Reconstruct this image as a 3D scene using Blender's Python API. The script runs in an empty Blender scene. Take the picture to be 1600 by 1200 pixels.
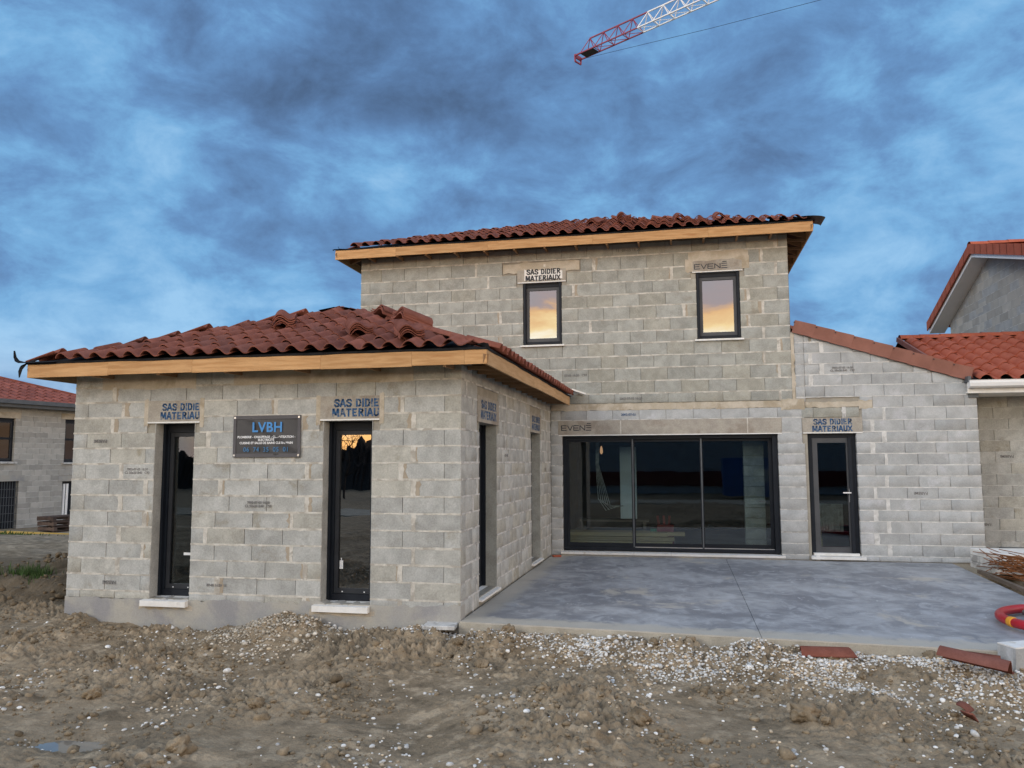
import bpy, bmesh, math, random
import numpy as np
from mathutils import Vector, Matrix
random.seed(7); rng = np.random.default_rng(7)
R = math.radians
sc = bpy.context.scene
C = sc.collection

# ------------------------------------------------------------------ camera
CAM_F, CAM_YAW, CAM_PITCH, CAM_ROLL = 1246.1, -0.208548, 0.097973, -0.003618
CAM = Vector((2.4707, -8.8477, 1.7616))
cw = Vector((math.sin(CAM_YAW) * math.cos(CAM_PITCH), math.cos(CAM_YAW) * math.cos(CAM_PITCH), math.sin(CAM_PITCH)))
_r = Vector((math.cos(CAM_YAW), -math.sin(CAM_YAW), 0)); _u = _r.cross(cw)
cr = _r * math.cos(CAM_ROLL) + _u * math.sin(CAM_ROLL); cu = -_r * math.sin(CAM_ROLL) + _u * math.cos(CAM_ROLL)
cam = bpy.data.cameras.new('camera'); cam.sensor_width = 36; cam.lens = CAM_F / 1600 * 36; cam.clip_end = 3000; cam.clip_start = .05
co = bpy.data.objects.new('camera', cam); C.objects.link(co)
m = Matrix((cr, cu, -cw)).transposed().to_4x4(); m.translation = CAM; co.matrix_world = m
sc.camera = co
def ray(x, y):
    return (cw * CAM_F + cr * (x - 800) + cu * (600 - y)).normalized()
def on_z(x, y, z): v = ray(x, y); return CAM + v * ((z - CAM.z) / v.z)
def on_y(x, y, Y): v = ray(x, y); return CAM + v * ((Y - CAM.y) / v.y)
def at_dist(x, y, d): v = ray(x, y); return CAM + v * (d / math.hypot(v.x, v.y))

# ------------------------------------------------------------------ sky: dusk, broken cloud, sunset behind the camera
SUN_AZ = R(222)           # compass-like angle of the sunset measured from +Y towards +X
SUN_EL = R(9)
world = bpy.data.worlds.new('World'); sc.world = world; world.use_nodes = True
nt = world.node_tree; nt.nodes.clear()
class NG:
    def __init__(s, nt): s.nt = nt
    def n(s, t, **k):
        o = s.nt.nodes.new(t)
        for a, b in k.items(): setattr(o, a, b)
        return o
    def link(s, a, b): s.nt.links.new(a, b)
    def put(s, sock, v):
        if hasattr(v, 'is_output') or hasattr(v, 'links'): s.link(v, sock)
        elif isinstance(v, (tuple, list)) and len(v) == 3 and sock.type == 'RGBA': sock.default_value = (*v, 1)
        else: sock.default_value = v
    def math(s, op, a, b=0, c=0, clamp=False):
        o = s.n('ShaderNodeMath', operation=op, use_clamp=clamp); s.put(o.inputs[0], a); s.put(o.inputs[1], b)
        if op in ('MULTIPLY_ADD', 'SMOOTH_MIN'): s.put(o.inputs[2], c)
        return o.outputs[0]
    def mix(s, f, a, b, blend='MIX'):
        o = s.n('ShaderNodeMix', data_type='RGBA', blend_type=blend); s.put(o.inputs[0], f); s.put(o.inputs[6], a); s.put(o.inputs[7], b); return o.outputs[2]
    def sstep(s, x, a, b):
        o = s.n('ShaderNodeMapRange', interpolation_type='SMOOTHSTEP'); s.put(o.inputs[0], x); o.inputs[1].default_value = a; o.inputs[2].default_value = b; return o.outputs[0]
    def noise(s, vec, scale, detail=4, rough=.5, dist=0, lac=2):
        o = s.n('ShaderNodeTexNoise'); s.put(o.inputs['Vector'], vec); o.inputs['Scale'].default_value = scale; o.inputs['Detail'].default_value = detail
        o.inputs['Roughness'].default_value = rough; o.inputs['Distortion'].default_value = dist; o.inputs['Lacunarity'].default_value = lac; return o.outputs[0]
    def ramp(s, f, stops, interp='LINEAR'):
        o = s.n('ShaderNodeValToRGB'); o.color_ramp.interpolation = interp; e = o.color_ramp.elements
        while len(e) < len(stops): e.new(.5)
        for i, (p, c) in enumerate(stops): e[i].position = p; e[i].color = (*c, 1)
        s.put(o.inputs[0], f); return o.outputs[0]
    def vmath(s, op, a, b=(0, 0, 0), scale=None):
        o = s.n('ShaderNodeVectorMath', operation=op); s.put(o.inputs[0], a); s.put(o.inputs[1], b)
        if scale is not None: s.put(o.inputs[3], scale)
        return o.outputs[0]
g = NG(nt)
tc = g.n('ShaderNodeTexCoord'); sx = g.n('ShaderNodeSeparateXYZ'); g.link(tc.outputs['Generated'], sx.inputs[0])
dx, dy, dz = sx.outputs
den = g.math('ADD', g.math('MAXIMUM', dz, 0.0), .30)
cv = g.n('ShaderNodeCombineXYZ'); g.link(g.math('DIVIDE', dx, den), cv.inputs[0]); g.link(g.math('DIVIDE', dy, den), cv.inputs[1]); cv.inputs[2].default_value = 33.0868
p = cv.outputs[0]
big = g.noise(p, .85, 3, .5, .5)
mid = g.noise(g.vmath('MULTIPLY', g.vmath('ADD', p, (7.3, 1.9, 0)), (1, 1.15, 1)), 2.1, 6, .50, .3)
fine = g.noise(g.vmath('MULTIPLY', tc.outputs['Generated'], (1, 1, 1.7)), 7.5, 9, .63, .25)
cl = g.math('ADD', g.math('ADD', g.math('MULTIPLY', big, .40), g.math('MULTIPLY', mid, .30)), g.math('MULTIPLY', fine, .38))
# cloud mass seen in front (unlit side, blue light): dark slate cloud to pale blue gaps
sky = g.n('ShaderNodeTexSky', sky_type='NISHITA', sun_disc=False); sky.sun_elevation = SUN_EL; sky.sun_rotation = SUN_AZ; sky.altitude = 300; sky.air_density = 1.0; sky.dust_density = 1.4
front = g.ramp(cl, [(.41, (.064, .116, .220)), (.475, (.090, .176, .340)), (.532, (.120, .254, .478)), (.582, (.162, .365, .62)), (.66, (.28, .50, .74))])
front = g.mix(.04, front, g.vmath('MULTIPLY', sky.outputs[0], (.10, .10, .10)))
hz = g.math('MULTIPLY', g.sstep(dz, .16, .02), g.math('MULTIPLY_ADD', g.sstep(cl, .48, .62), .75, .1))
front = g.mix(hz, front, (.46, .54, .65))
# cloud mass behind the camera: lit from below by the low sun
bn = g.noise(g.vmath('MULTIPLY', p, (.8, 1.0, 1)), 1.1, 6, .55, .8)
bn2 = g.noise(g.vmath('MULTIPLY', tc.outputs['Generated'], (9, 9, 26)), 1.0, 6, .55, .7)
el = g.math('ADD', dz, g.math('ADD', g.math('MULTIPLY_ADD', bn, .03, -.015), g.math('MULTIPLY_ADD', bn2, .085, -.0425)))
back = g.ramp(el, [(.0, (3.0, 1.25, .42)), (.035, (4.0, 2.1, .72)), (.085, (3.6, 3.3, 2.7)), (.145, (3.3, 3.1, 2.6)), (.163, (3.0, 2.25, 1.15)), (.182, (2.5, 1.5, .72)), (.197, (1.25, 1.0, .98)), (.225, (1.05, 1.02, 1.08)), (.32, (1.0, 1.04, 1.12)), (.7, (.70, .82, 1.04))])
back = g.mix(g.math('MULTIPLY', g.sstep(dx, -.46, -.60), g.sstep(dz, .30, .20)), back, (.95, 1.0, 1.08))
away = g.sstep(g.math('MULTIPLY_ADD', dx, -.35, dy), .40, -.52)  # bright sky widened overhead and rightwards, added to lighten the side wall and ground
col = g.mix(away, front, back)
col = g.mix(g.sstep(dz, 0.0, -.05), col, (.12, .11, .10))
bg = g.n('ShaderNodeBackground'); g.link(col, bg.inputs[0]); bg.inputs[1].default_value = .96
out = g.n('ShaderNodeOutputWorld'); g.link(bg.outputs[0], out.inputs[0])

sun = bpy.data.lights.new('sun', 'SUN'); sun.energy = .75; sun.angle = R(20); sun.color = (1, .96, .90)
so = bpy.data.objects.new('sun', sun); C.objects.link(so)
sd = Vector((math.sin(SUN_AZ) * math.cos(SUN_EL), math.cos(SUN_AZ) * math.cos(SUN_EL), math.sin(SUN_EL + R(16))))
so.rotation_euler = sd.to_track_quat('Z', 'Y').to_euler()
sc.view_settings.view_transform = 'Standard'; sc.view_settings.look = 'None'; sc.view_settings.exposure = .32; sc.view_settings.gamma = 1; sc.view_settings.use_curve_mapping = False
sc.render.engine = 'CYCLES'; sc.cycles.use_denoising = True; sc.cycles.denoising_prefilter = 'ACCURATE'; sc.cycles.max_bounces = 6; sc.cycles.transparent_max_bounces = 16
sc.cycles.caustics_reflective = False; sc.cycles.caustics_refractive = False
world.cycles.sampling_method = 'MANUAL'; world.cycles.sample_map_resolution = 512

# ------------------------------------------------------------------ materials
MATS = {}
def pmat(name, c1, c2, scale=6, rough=.85, bump=.35, bscale=150, bdist=.002, rnd=0, fine=.25, spec=.25, stretch=(1, 1, 1), c3=None, c3lo=.58, c3hi=.68, c3scale=2.5, metallic=0, rnd_hue=None, local=False, grain=70, bdetail=4):
    """two-tone procedural surface: large blotches, fine grain, optional third tone in patches, per-piece brightness"""
    mt = bpy.data.materials.new(name); mt.use_nodes = True; g = NG(mt.node_tree); g.nt.nodes.clear()
    geo = g.n('ShaderNodeNewGeometry'); oi = g.n('ShaderNodeObjectInfo')
    rr = g.math('FRACT', g.math('ADD', oi.outputs['Random'], g.math('MULTIPLY', geo.outputs['Random Per Island'], 7.31)))
    pos = geo.outputs['Position']
    if local:
        pos = g.n('ShaderNodeTexCoord').outputs['Object']
    v = g.vmath('MULTIPLY', pos, stretch)
    if rnd:
        off = g.vmath('SCALE', (17.3, 9.1, 5.7), scale=rr); v = g.vmath('ADD', v, off)
    n1 = g.noise(v, scale, 5, .55, .2)
    col = g.mix(g.sstep(n1, .32, .68), c1, c2)
    if c3:
        n3 = g.noise(g.vmath('ADD', v, (3.1, 8.2, 1.4)), c3scale, 6, .6, .3)
        col = g.mix(g.sstep(n3, c3lo, c3hi), col, c3)
    n2 = g.noise(v, grain, 3, .6)
    k = g.math('MULTIPLY_ADD', n2, fine * 2, 1 - fine)
    if rnd: k = g.math('MULTIPLY', k, g.math('MULTIPLY_ADD', rr, rnd, 1 - rnd * .5))
    kc = g.n('ShaderNodeCombineColor')
    for i in range(3): g.link(k, kc.inputs[i])
    col = g.mix(1.0, col, kc.outputs[0], 'MULTIPLY')
    if rnd_hue:
        r2 = g.math('FRACT', g.math('MULTIPLY', rr, 13.7)); col = g.mix(g.sstep(r2, .66, .8), col, g.mix(1.0, col, rnd_hue, 'MULTIPLY'))
    b = g.n('ShaderNodeBsdfPrincipled'); g.link(col, b.inputs['Base Color']); b.inputs['Roughness'].default_value = rough; b.inputs['Metallic'].default_value = metallic
    b.inputs['Specular IOR Level'].default_value = spec
    if bump:
        nb = g.noise(v, bscale, bdetail, .6)
        bp = g.n('ShaderNodeBump'); bp.inputs['Strength'].default_value = bump; bp.inputs['Distance'].default_value = bdist; g.link(nb, bp.inputs['Height']); g.link(bp.outputs[0], b.inputs['Normal'])
    o = g.n('ShaderNodeOutputMaterial'); g.link(b.outputs[0], o.inputs[0]); MATS[name] = mt; return mt
def glassmat(name, tint=(.55, .6, .6), refl=.16):
    mt = bpy.data.materials.new(name); mt.use_nodes = True; g = NG(mt.node_tree); g.nt.nodes.clear()
    fr = g.n('ShaderNodeFresnel'); fr.inputs[0].default_value = 1.5
    wob = g.noise(g.n('ShaderNodeNewGeometry').outputs['Position'], 2.2, 2); bp = g.n('ShaderNodeBump'); bp.inputs['Strength'].default_value = .02; bp.inputs['Distance'].default_value = .02; g.link(wob, bp.inputs['Height'])
    f = g.math('ADD', g.math('MULTIPLY', fr.outputs[0], .9), refl, clamp=True)
    tr = g.n('ShaderNodeBsdfTransparent'); tr.inputs[0].default_value = (*tint, 1)
    gl = g.n('ShaderNodeBsdfGlossy'); gl.inputs['Roughness'].default_value = 0.0; gl.inputs[0].default_value = (.95, .97, 1, 1); g.link(bp.outputs[0], gl.inputs['Normal'])
    mx = g.n('ShaderNodeMixShader'); g.link(f, mx.inputs[0]); g.link(tr.outputs[0], mx.inputs[1]); g.link(gl.outputs[0], mx.inputs[2])
    o = g.n('ShaderNodeOutputMaterial'); g.link(mx.outputs[0], o.inputs[0]); MATS[name] = mt; return mt

pmat('block_annex', (.36, .36, .338), (.47, .472, .445), 5, .95, .6, 190, .004, rnd=.15, fine=.36, spec=.1, c3=(.31, .29, .24), c3lo=.58, c3hi=.74, rnd_hue=(1.0, .97, .91), grain=55)
pmat('block_upper', (.305, .306, .275), (.395, .397, .362), 5, .95, .55, 190, .004, rnd=.16, fine=.32, spec=.1, c3=(.295, .275, .232), c3lo=.60, c3hi=.77, rnd_hue=(1.0, .97, .92), grain=55)
pmat('block_wing', (.375, .382, .376), (.465, .473, .466), 4, .95, .5, 190, .004, rnd=.13, fine=.25, spec=.1, c3=(.50, .505, .51), c3lo=.55, c3hi=.7, rnd_hue=(.9, .9, .9), grain=55)
pmat('block_far', (.36, .35, .32), (.44, .42, .38), 3, .95, 0, rnd=.3, fine=.15, spec=.1)
pmat('core', (.30, .275, .23), (.36, .335, .28), 5, .95, .4, 120, .004, fine=.2, spec=.1)
pmat('mortar', (.48, .45, .39), (.64, .612, .55), 9, .95, .5, 160, .004, fine=.2, spec=.1, c3=(.40, .37, .32), c3lo=.5, c3hi=.6, c3scale=5)
pmat('mortar_grey', (.50, .49, .465), (.63, .62, .59), 9, .95, .5, 160, .004, fine=.2, spec=.1, c3=(.37, .36, .34), c3lo=.5, c3hi=.6, c3scale=5)
pmat('mortar_pale', (.53, .52, .49), (.68, .67, .64), 9, .95, .5, 160, .004, fine=.2, spec=.1, c3=(.50, .49, .46), c3lo=.55, c3hi=.65, c3scale=5)
pmat('mortar_stain', (.34, .285, .215), (.42, .36, .28), 9, .95, .4, 160, .003, fine=.2, spec=.1)
pmat('lintel', (.34, .31, .265), (.41, .375, .32), 7, .95, .5, 150, .004, fine=.3, spec=.1, rnd=.1, c3=(.30, .26, .215), c3lo=.52, c3hi=.68)
pmat('render_beige', (.45, .39, .30), (.55, .49, .40), 6, .95, .5, 90, .005, fine=.2, spec=.1, c3=(.38, .32, .235), c3lo=.5, c3hi=.65)
pmat('plinth', (.34, .335, .32), (.42, .395, .34), 2.2, .9, .4, 60, .006, fine=.2, spec=.15, c3=(.29, .285, .285), c3lo=.48, c3hi=.64, c3scale=1.6)
pmat('slab', (.2,.2,.2), (.3,.3,.3))
pmat('slab_edge', (.34, .305, .245), (.44, .40, .325), 4, .95, .4, 60, .006, fine=.25, spec=.1)
pmat('paint_white', (.74, .72, .67), (.82, .81, .78), 8, .6, .1, 90, .001, fine=.06, c3=(.62, .58, .5), c3lo=.6, c3hi=.75, c3scale=6)
pmat('pvc_white', (.80, .80, .79), (.84, .84, .83), 3, .35, 0, fine=.03, spec=.5)
pmat('anthracite', (.010, .013, .019), (.013, .017, .024), 4, .5, .05, 200, .0005, fine=.08, spec=.22)
pmat('anthracite_mid', (.026, .029, .034), (.033, .036, .042), 4, .5, .05, 200, .0005, fine=.08, spec=.25)
pmat('steel', (.55, .55, .55), (.62, .62, .62), 4, .3, 0, fine=.05, spec=.5, metallic=.9)
pmat('fascia', (.44, .235, .095), (.58, .34, .155), 3.0, .7, .25, 60, .002, fine=.16, spec=.25, stretch=(.8, .8, 9), c3=(.40, .19, .07), c3lo=.60, c3hi=.74, c3scale=2.2, rnd=.16)
pmat('fascia_side', (.44, .27, .13), (.54, .35, .19), 3.0, .75, .25, 60, .002, fine=.16, spec=.2, stretch=(.8, .8, 9), rnd=.12)
pmat('rafter', (.26, .155, .08), (.34, .21, .12), 3.0, .8, .2, 60, .002, fine=.2, spec=.15, rnd=.3)
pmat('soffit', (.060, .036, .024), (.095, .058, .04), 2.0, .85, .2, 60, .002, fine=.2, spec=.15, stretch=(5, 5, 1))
pmat('membrane', (.012, .012, .013), (.02, .02, .021), 6, .85, .3, 40, .004, fine=.1, spec=.12)
pmat('tile', (.200, .072, .050), (.265, .102, .073), 5, .9, .3, 110, .002, rnd=.40, fine=.22, spec=.06, c3=(.135, .05, .042), c3lo=.55, c3hi=.75, rnd_hue=(.86, .95, 1.02))
pmat('tile_red', (.36, .094, .052), (.42, .120, .068), 4, .75, .2, 110, .002, rnd=.14, fine=.12, spec=.15)
pmat('tile_far', (.20, .065, .05), (.26, .085, .06), 4, .7, .2, 110, .002, rnd=.3, fine=.12, spec=.2)
pmat('tile_verge', (.215, .085, .058), (.265, .11, .078), 3, .55, .2, 110, .002, rnd=.14, fine=.12, spec=.35)
pmat('stencil_blue', (.025, .075, .175), (.05, .12, .24), 30, .9, 0, fine=.2, c3=(.27, .27, .26), c3lo=.50, c3hi=.68, c3scale=22)
pmat('stencil_dark', (.045, .05, .06), (.08, .08, .085), 30, .9, 0, fine=.2)
pmat('stamp', (.15, .145, .14), (.24, .23, .22), 40, .9, 0, fine=.2)
pmat('banner_cloth', (.047, .045, .046), (.058, .056, .057), 5, .5, .15, 14, .004, fine=.06, spec=.4)
pmat('banner_hem', (.085, .08, .085), (.10, .095, .10), 5, .55, .1, 60, .002, fine=.06, spec=.35)
pmat('print_blue', (.07, .26, .58), (.08, .28, .62), 5, .5, 0, fine=.02)
pmat('print_blue_dim', (.05, .17, .33), (.06, .19, .37), 5, .5, 0, fine=.02)
pmat('print_white', (.78, .78, .78), (.8, .8, .8), 5, .5, 0, fine=.02)
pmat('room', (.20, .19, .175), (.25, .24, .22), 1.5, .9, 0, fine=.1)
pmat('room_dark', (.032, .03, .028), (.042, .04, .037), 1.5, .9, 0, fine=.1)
pmat('board_white', (.72, .78, .80), (.76, .82, .84), 3, .6, 0, fine=.03)
pmat('lumber', (.50, .38, .20), (.60, .47, .27), 4, .8, .2, 60, .002, fine=.15, rnd=.3, stretch=(.6, 6, 6))
pmat('wood_old', (.16, .125, .095), (.23, .18, .14), 4, .85, .3, 60, .003, fine=.25, rnd=.4, stretch=(1, 1, 4))
pmat('wood_dark', (.085, .06, .05), (.13, .09, .07), 4, .85, .3, 60, .003, fine=.2, rnd=.5)
pmat('yellow_beam', (.58, .38, .09), (.66, .46, .14), 4, .8, .1, fine=.1, rnd=.2)
pmat('rust', (.17, .062, .022), (.28, .115, .045), 30, .9, .3, 90, .002, rnd=.7, fine=.3)
pmat('red_pipe', (.40, .012, .022), (.46, .016, .028), 8, .38, 0, fine=.05, spec=.5)
pmat('black_pipe', (.014, .015, .018), (.02, .021, .025), 8, .4, 0, fine=.05, spec=.5)
pmat('yellow_band', (.75, .33, .03), (.8, .38, .04), 8, .5, 0, fine=.05)
pmat('red_plastic', (.22, .016, .02), (.26, .02, .022), 8, .5, 0, fine=.05)
pmat('green_plastic', (.02, .22, .12), (.03, .25, .14), 8, .5, 0, fine=.05)
pmat('pebble', (.54, .52, .48), (.74, .72, .68), 30, .8, .3, 120, .002, rnd=.75, fine=.12, spec=.25, rnd_hue=(.85, .70, .52))
pmat('pebble_tan', (.33, .275, .20), (.52, .46, .37), 30, .85, .3, 120, .002, rnd=.8, fine=.15, spec=.15, rnd_hue=(1.35, 1.42, 1.55))
pmat('clod', (.215, .164, .106), (.315, .243, .160), 9, .95, .7, 60, .012, rnd=.3, fine=.25, spec=.12, c3=(.15, .113, .072), c3lo=.52, c3hi=.66)
pmat('earth_dark_shaded', (.135, .098, .060), (.20, .150, .095), 9, .95, .7, 60, .012, rnd=.3, fine=.25, spec=.1)  # dark brown earth; some of the bank's shade is put into the colour
pmat('frame_grey', (.070, .072, .077), (.085, .087, .092), 4, .5, .05, 200, .0005, fine=.08, spec=.25)
pmat('crane_white', (.80, .80, .79), (.84, .84, .83), 3, .4, 0, fine=.03, spec=.5)
pmat('crane_red', (.26, .03, .055), (.30, .035, .065), 3, .4, 0, fine=.03, spec=.5)
pmat('dark_metal', (.02, .02, .022), (.03, .03, .032), 3, .5, 0, fine=.03)
pmat('grass_blade', (.05, .09, .025), (.08, .13, .04), 9, .9, 0, fine=.2, rnd=.5)
pmat('bark', (.05, .04, .035), (.08, .065, .055), 9, .9, .3, fine=.2)
pmat('cladding', (.36, .38, .39), (.42, .44, .45), 2, .5, 0, fine=.05)
pmat('red_paint', (.12, .02, .018), (.14, .025, .02), 2, .5, 0, fine=.05)
pmat('blue_paint', (.04, .12, .32), (.05, .14, .36), 2, .4, 0, fine=.05)
pmat('zinc', (.075, .085, .095), (.10, .11, .12), 4, .45, .1, 50, .002, fine=.1, spec=.5)
glassmat('glass_far', (.20, .23, .25), 0.0); glassmat('glass_solar', (.22, .24, .25), .22); glassmat('glass_dark', (.80, .87, .88), .022)
def emat(name, c, s):
    mt = bpy.data.materials.new(name); mt.use_nodes = True; b = mt.node_tree.nodes['Principled BSDF']; b.inputs['Emission Color'].default_value = (*c, 1); b.inputs['Emission Strength'].default_value = s; b.inputs['Base Color'].default_value = (*c, 1); MATS[name] = mt
emat('bulb', (1, .50, .25), .5)
# mud
def mudmat():
    mt = bpy.data.materials.new('mud'); mt.use_nodes = True; g = NG(mt.node_tree); g.nt.nodes.clear()
    geo = g.n('ShaderNodeNewGeometry'); P = geo.outputs['Position']
    a = g.noise(P, 1.1, 6, .6, .4); b2 = g.noise(g.vmath('ADD', P, (4, 9, 2)), 5.5, 6, .62, .2); c = g.noise(P, 48, 4, .65)
    col = g.mix(g.sstep(a, .35, .68), (.225, .172, .112), (.335, .258, .170))
    col = g.mix(g.sstep(b2, .48, .66), col, (.42, .328, .222))
    col = g.mix(g.math('MULTIPLY', g.sstep(b2, .46, .32), .7), col, (.122, .094, .062))
    wet = g.sstep(g.noise(g.vmath('ADD', P, (1, 5, 7)), .8, 4, .5), .50, .64)
    col = g.mix(g.math('MULTIPLY', wet, .4), col, (.215, .170, .114))
    sx = g.n('ShaderNodeSeparateXYZ'); g.link(P, sx.inputs[0])
    bank = g.math('MULTIPLY', g.sstep(g.math('ADD', sx.outputs[0], a), -4.9, -5.5), g.sstep(g.math('ADD', sx.outputs[1], b2), .3, .9)); bank = g.math('MULTIPLY', bank, g.sstep(sx.outputs[1], 3.6, 2.2))
    col = g.mix(g.math('MULTIPLY', bank, .8), col, (.135, .100, .062))  # bank soil: dark brown, deepened to paint in its shade
    k = g.math('MULTIPLY_ADD', c, .7, .65); kc = g.n('ShaderNodeCombineColor')
    for i in range(3): g.link(k, kc.inputs[i])
    col = g.mix(1.0, col, kc.outputs[0], 'MULTIPLY')
    b = g.n('ShaderNodeBsdfPrincipled'); g.link(col, b.inputs['Base Color']); b.inputs['Specular IOR Level'].default_value = .12
    g.link(g.math('MULTIPLY_ADD', wet, -.25, .95), b.inputs['Roughness'])
    bp = g.n('ShaderNodeBump'); bp.inputs['Strength'].default_value = .8; bp.inputs['Distance'].default_value = .02
    g.link(g.math('ADD', g.noise(P, 26, 6, .68), g.math('MULTIPLY', c, .4)), bp.inputs['Height']); g.link(bp.outputs[0], b.inputs['Normal'])
    o = g.n('ShaderNodeOutputMaterial'); g.link(b.outputs[0], o.inputs[0]); MATS['mud'] = mt
mudmat()
def slabmat():
    mt = MATS['slab']; g = NG(mt.node_tree); g.nt.nodes.clear(); P = g.n('ShaderNodeNewGeometry').outputs['Position']
    big = g.noise(P, .75, 5, .6, .5); st = g.noise(g.vmath('MULTIPLY', P, (2.6, 1.9, 1)), 1.5, 7, .62, .9); st2 = g.noise(g.vmath('ADD', g.vmath('MULTIPLY', P, (3.0, 2.6, 1)), (5, 3, 0)), 3.0, 6, .68, 1.0); fn = g.noise(P, 60, 3, .6)
    col = g.mix(g.sstep(big, .36, .64), (.212, .218, .232), (.382, .387, .392))
    col = g.mix(g.math('MULTIPLY', g.sstep(st, .46, .68), .6), col, (.48, .49, .50)); col = g.mix(g.math('MULTIPLY', g.sstep(st, .48, .34), .5), col, (.186, .192, .208))
    col = g.mix(g.math('MULTIPLY', g.sstep(st2, .62, .70), .7), col, (.62, .62, .62))
    tan = g.math('MULTIPLY', g.sstep(g.noise(g.vmath('ADD', P, (2.2, 7.7, 0)), .8, 6, .6, .6), .57, .66), g.sstep(st, .38, .58)); col = g.mix(g.math('MULTIPLY', tan, .75), col, (.50, .45, .37))
    sx = g.n('ShaderNodeSeparateXYZ'); g.link(P, sx.inputs[0]); x_, y_ = sx.outputs[0], sx.outputs[1]
    e_ = g.math('ADD', g.math('ADD', y_, g.math('MULTIPLY', x_, .07)), g.math('MULTIPLY', st, -.55)); ed = g.sstep(e_, .08, -.12); col = g.mix(g.math('MULTIPLY', ed, .8), col, (.50, .455, .375))
    e2 = g.sstep(g.math('ADD', x_, g.math('MULTIPLY', big, -.8)), .0, -.25); col = g.mix(g.math('MULTIPLY', e2, .7), col, (.44, .40, .33))
    k = g.math('MULTIPLY_ADD', fn, .3, .85); kc = g.n('ShaderNodeCombineColor')
    for i in range(3): g.link(k, kc.inputs[i])
    col = g.mix(1.0, col, kc.outputs[0], 'MULTIPLY'); b = g.n('ShaderNodeBsdfPrincipled'); g.link(col, b.inputs['Base Color']); b.inputs['Specular IOR Level'].default_value = .35; g.link(g.math('MULTIPLY_ADD', st, .4, .36), b.inputs['Roughness'])
    bp = g.n('ShaderNodeBump'); bp.inputs['Strength'].default_value = .35; bp.inputs['Distance'].default_value = .004; g.link(g.math('ADD', st, g.math('MULTIPLY', fn, .2)), bp.inputs['Height']); g.link(bp.outputs[0], b.inputs['Normal'])
    o = g.n('ShaderNodeOutputMaterial'); g.link(b.outputs[0], o.inputs[0])
slabmat()
def watermat():
    mt = bpy.data.materials.new('water'); mt.use_nodes = True; b = mt.node_tree.nodes['Principled BSDF']
    b.inputs['Base Color'].default_value = (.20, .18, .15, 1); b.inputs['Roughness'].default_value = .03; b.inputs['Specular IOR Level'].default_value = .6; MATS['water'] = mt
watermat()

# ------------------------------------------------------------------ mesh helpers
Z = Vector((0, 0, 1))
class MB:
    def __init__(s): s.v = []; s.f = []
    def add(s, vs, fs):
        k = len(s.v); s.v += [tuple(x) for x in vs]; s.f += [tuple(i + k for i in f) for f in fs]; return s
    def box(s, x0, x1, y0, y1, z0, z1):
        return s.add([(x0, y0, z0), (x1, y0, z0), (x1, y1, z0), (x0, y1, z0), (x0, y0, z1), (x1, y0, z1), (x1, y1, z1), (x0, y1, z1)],
                     [(0, 3, 2, 1), (4, 5, 6, 7), (0, 1, 5, 4), (1, 2, 6, 5), (2, 3, 7, 6), (3, 0, 4, 7)])
    def hexa(s, p):   # 8 points: bottom 4 ccw, top 4 ccw
        return s.add(p, [(0, 3, 2, 1), (4, 5, 6, 7), (0, 1, 5, 4), (1, 2, 6, 5), (2, 3, 7, 6), (3, 0, 4, 7)])
    def bar(s, a, b, w, h=None, up=Z):
        a, b = Vector(a), Vector(b); d = (b - a).normalized(); h = h or w
        x = d.cross(up); x = (x if x.length > 1e-4 else d.cross(Vector((1, 0, 0)))).normalized(); y = x.cross(d)
        x = x * w / 2; y = y * h / 2
        return s.hexa([a - x - y, a + x - y, b + x - y, b - x - y, a - x + y, a + x + y, b + x + y, b - x + y])
    def tube(s, pts, r, n=8, cap=True, closed=False):
        pts = [Vector(q) for q in pts]; k0 = len(s.v); N = len(pts); rr = r if hasattr(r, '__len__') else [r] * N
        u = None
        for i, q in enumerate(pts):
            if closed: t = (pts[(i + 1) % N] - pts[i - 1]).normalized()
            else: t = (pts[min(i + 1, N - 1)] - pts[max(i - 1, 0)]).normalized()
            if u is None: u = t.orthogonal().normalized()
            u = (u - t * u.dot(t)).normalized(); w = t.cross(u)
            for j in range(n):
                a = 2 * math.pi * j / n; s.v.append(tuple(q + (u * math.cos(a) + w * math.sin(a)) * rr[i]))
        for i in range(N if closed else N - 1):
            for j in range(n):
                a, b = k0 + i * n, k0 + ((i + 1) % N) * n; s.f.append((a + j, a + (j + 1) % n, b + (j + 1) % n, b + j))
        if cap and not closed: s.f.append(tuple(k0 + j for j in range(n))[::-1]); s.f.append(tuple(k0 + (N - 1) * n + j for j in range(n)))
        return s
    def mesh(s, name, mat=None, smooth=False):
        me = bpy.data.meshes.new(name); me.from_pydata(s.v, [], s.f); me.update()
        if mat: me.materials.append(MATS[mat])
        if smooth: me.shade_smooth()
        return me
    def build(s, name, mat, parent=None, smooth=False):
        return obj(name, s.mesh(name, mat, smooth), parent)
def obj(name, me, parent=None, mw=None):
    o = bpy.data.objects.new(name, me); C.objects.link(o)
    if parent: o.parent = parent; o.matrix_parent_inverse = WORLD[parent.name].inverted() if parent.name in WORLD else Matrix()
    if mw is not None: o.matrix_basis = mw
    return o
WORLD = {}
def tag(o, label=None, cat=None, group=None, kind=None):
    if label: o['label'] = label
    if cat: o['category'] = cat
    if group: o['group'] = group
    if kind: o['kind'] = kind
    return o
def thing(name, label, cat, loc=(0, 0, 0), group=None, rz=0):
    o = bpy.data.objects.new(name, None); C.objects.link(o); o.location = loc; o.rotation_euler.z = rz; o.empty_display_size = .2
    WORLD[o.name] = Matrix.Translation(loc) @ Matrix.Rotation(rz, 4, 'Z')
    return tag(o, label, cat, group)

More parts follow.
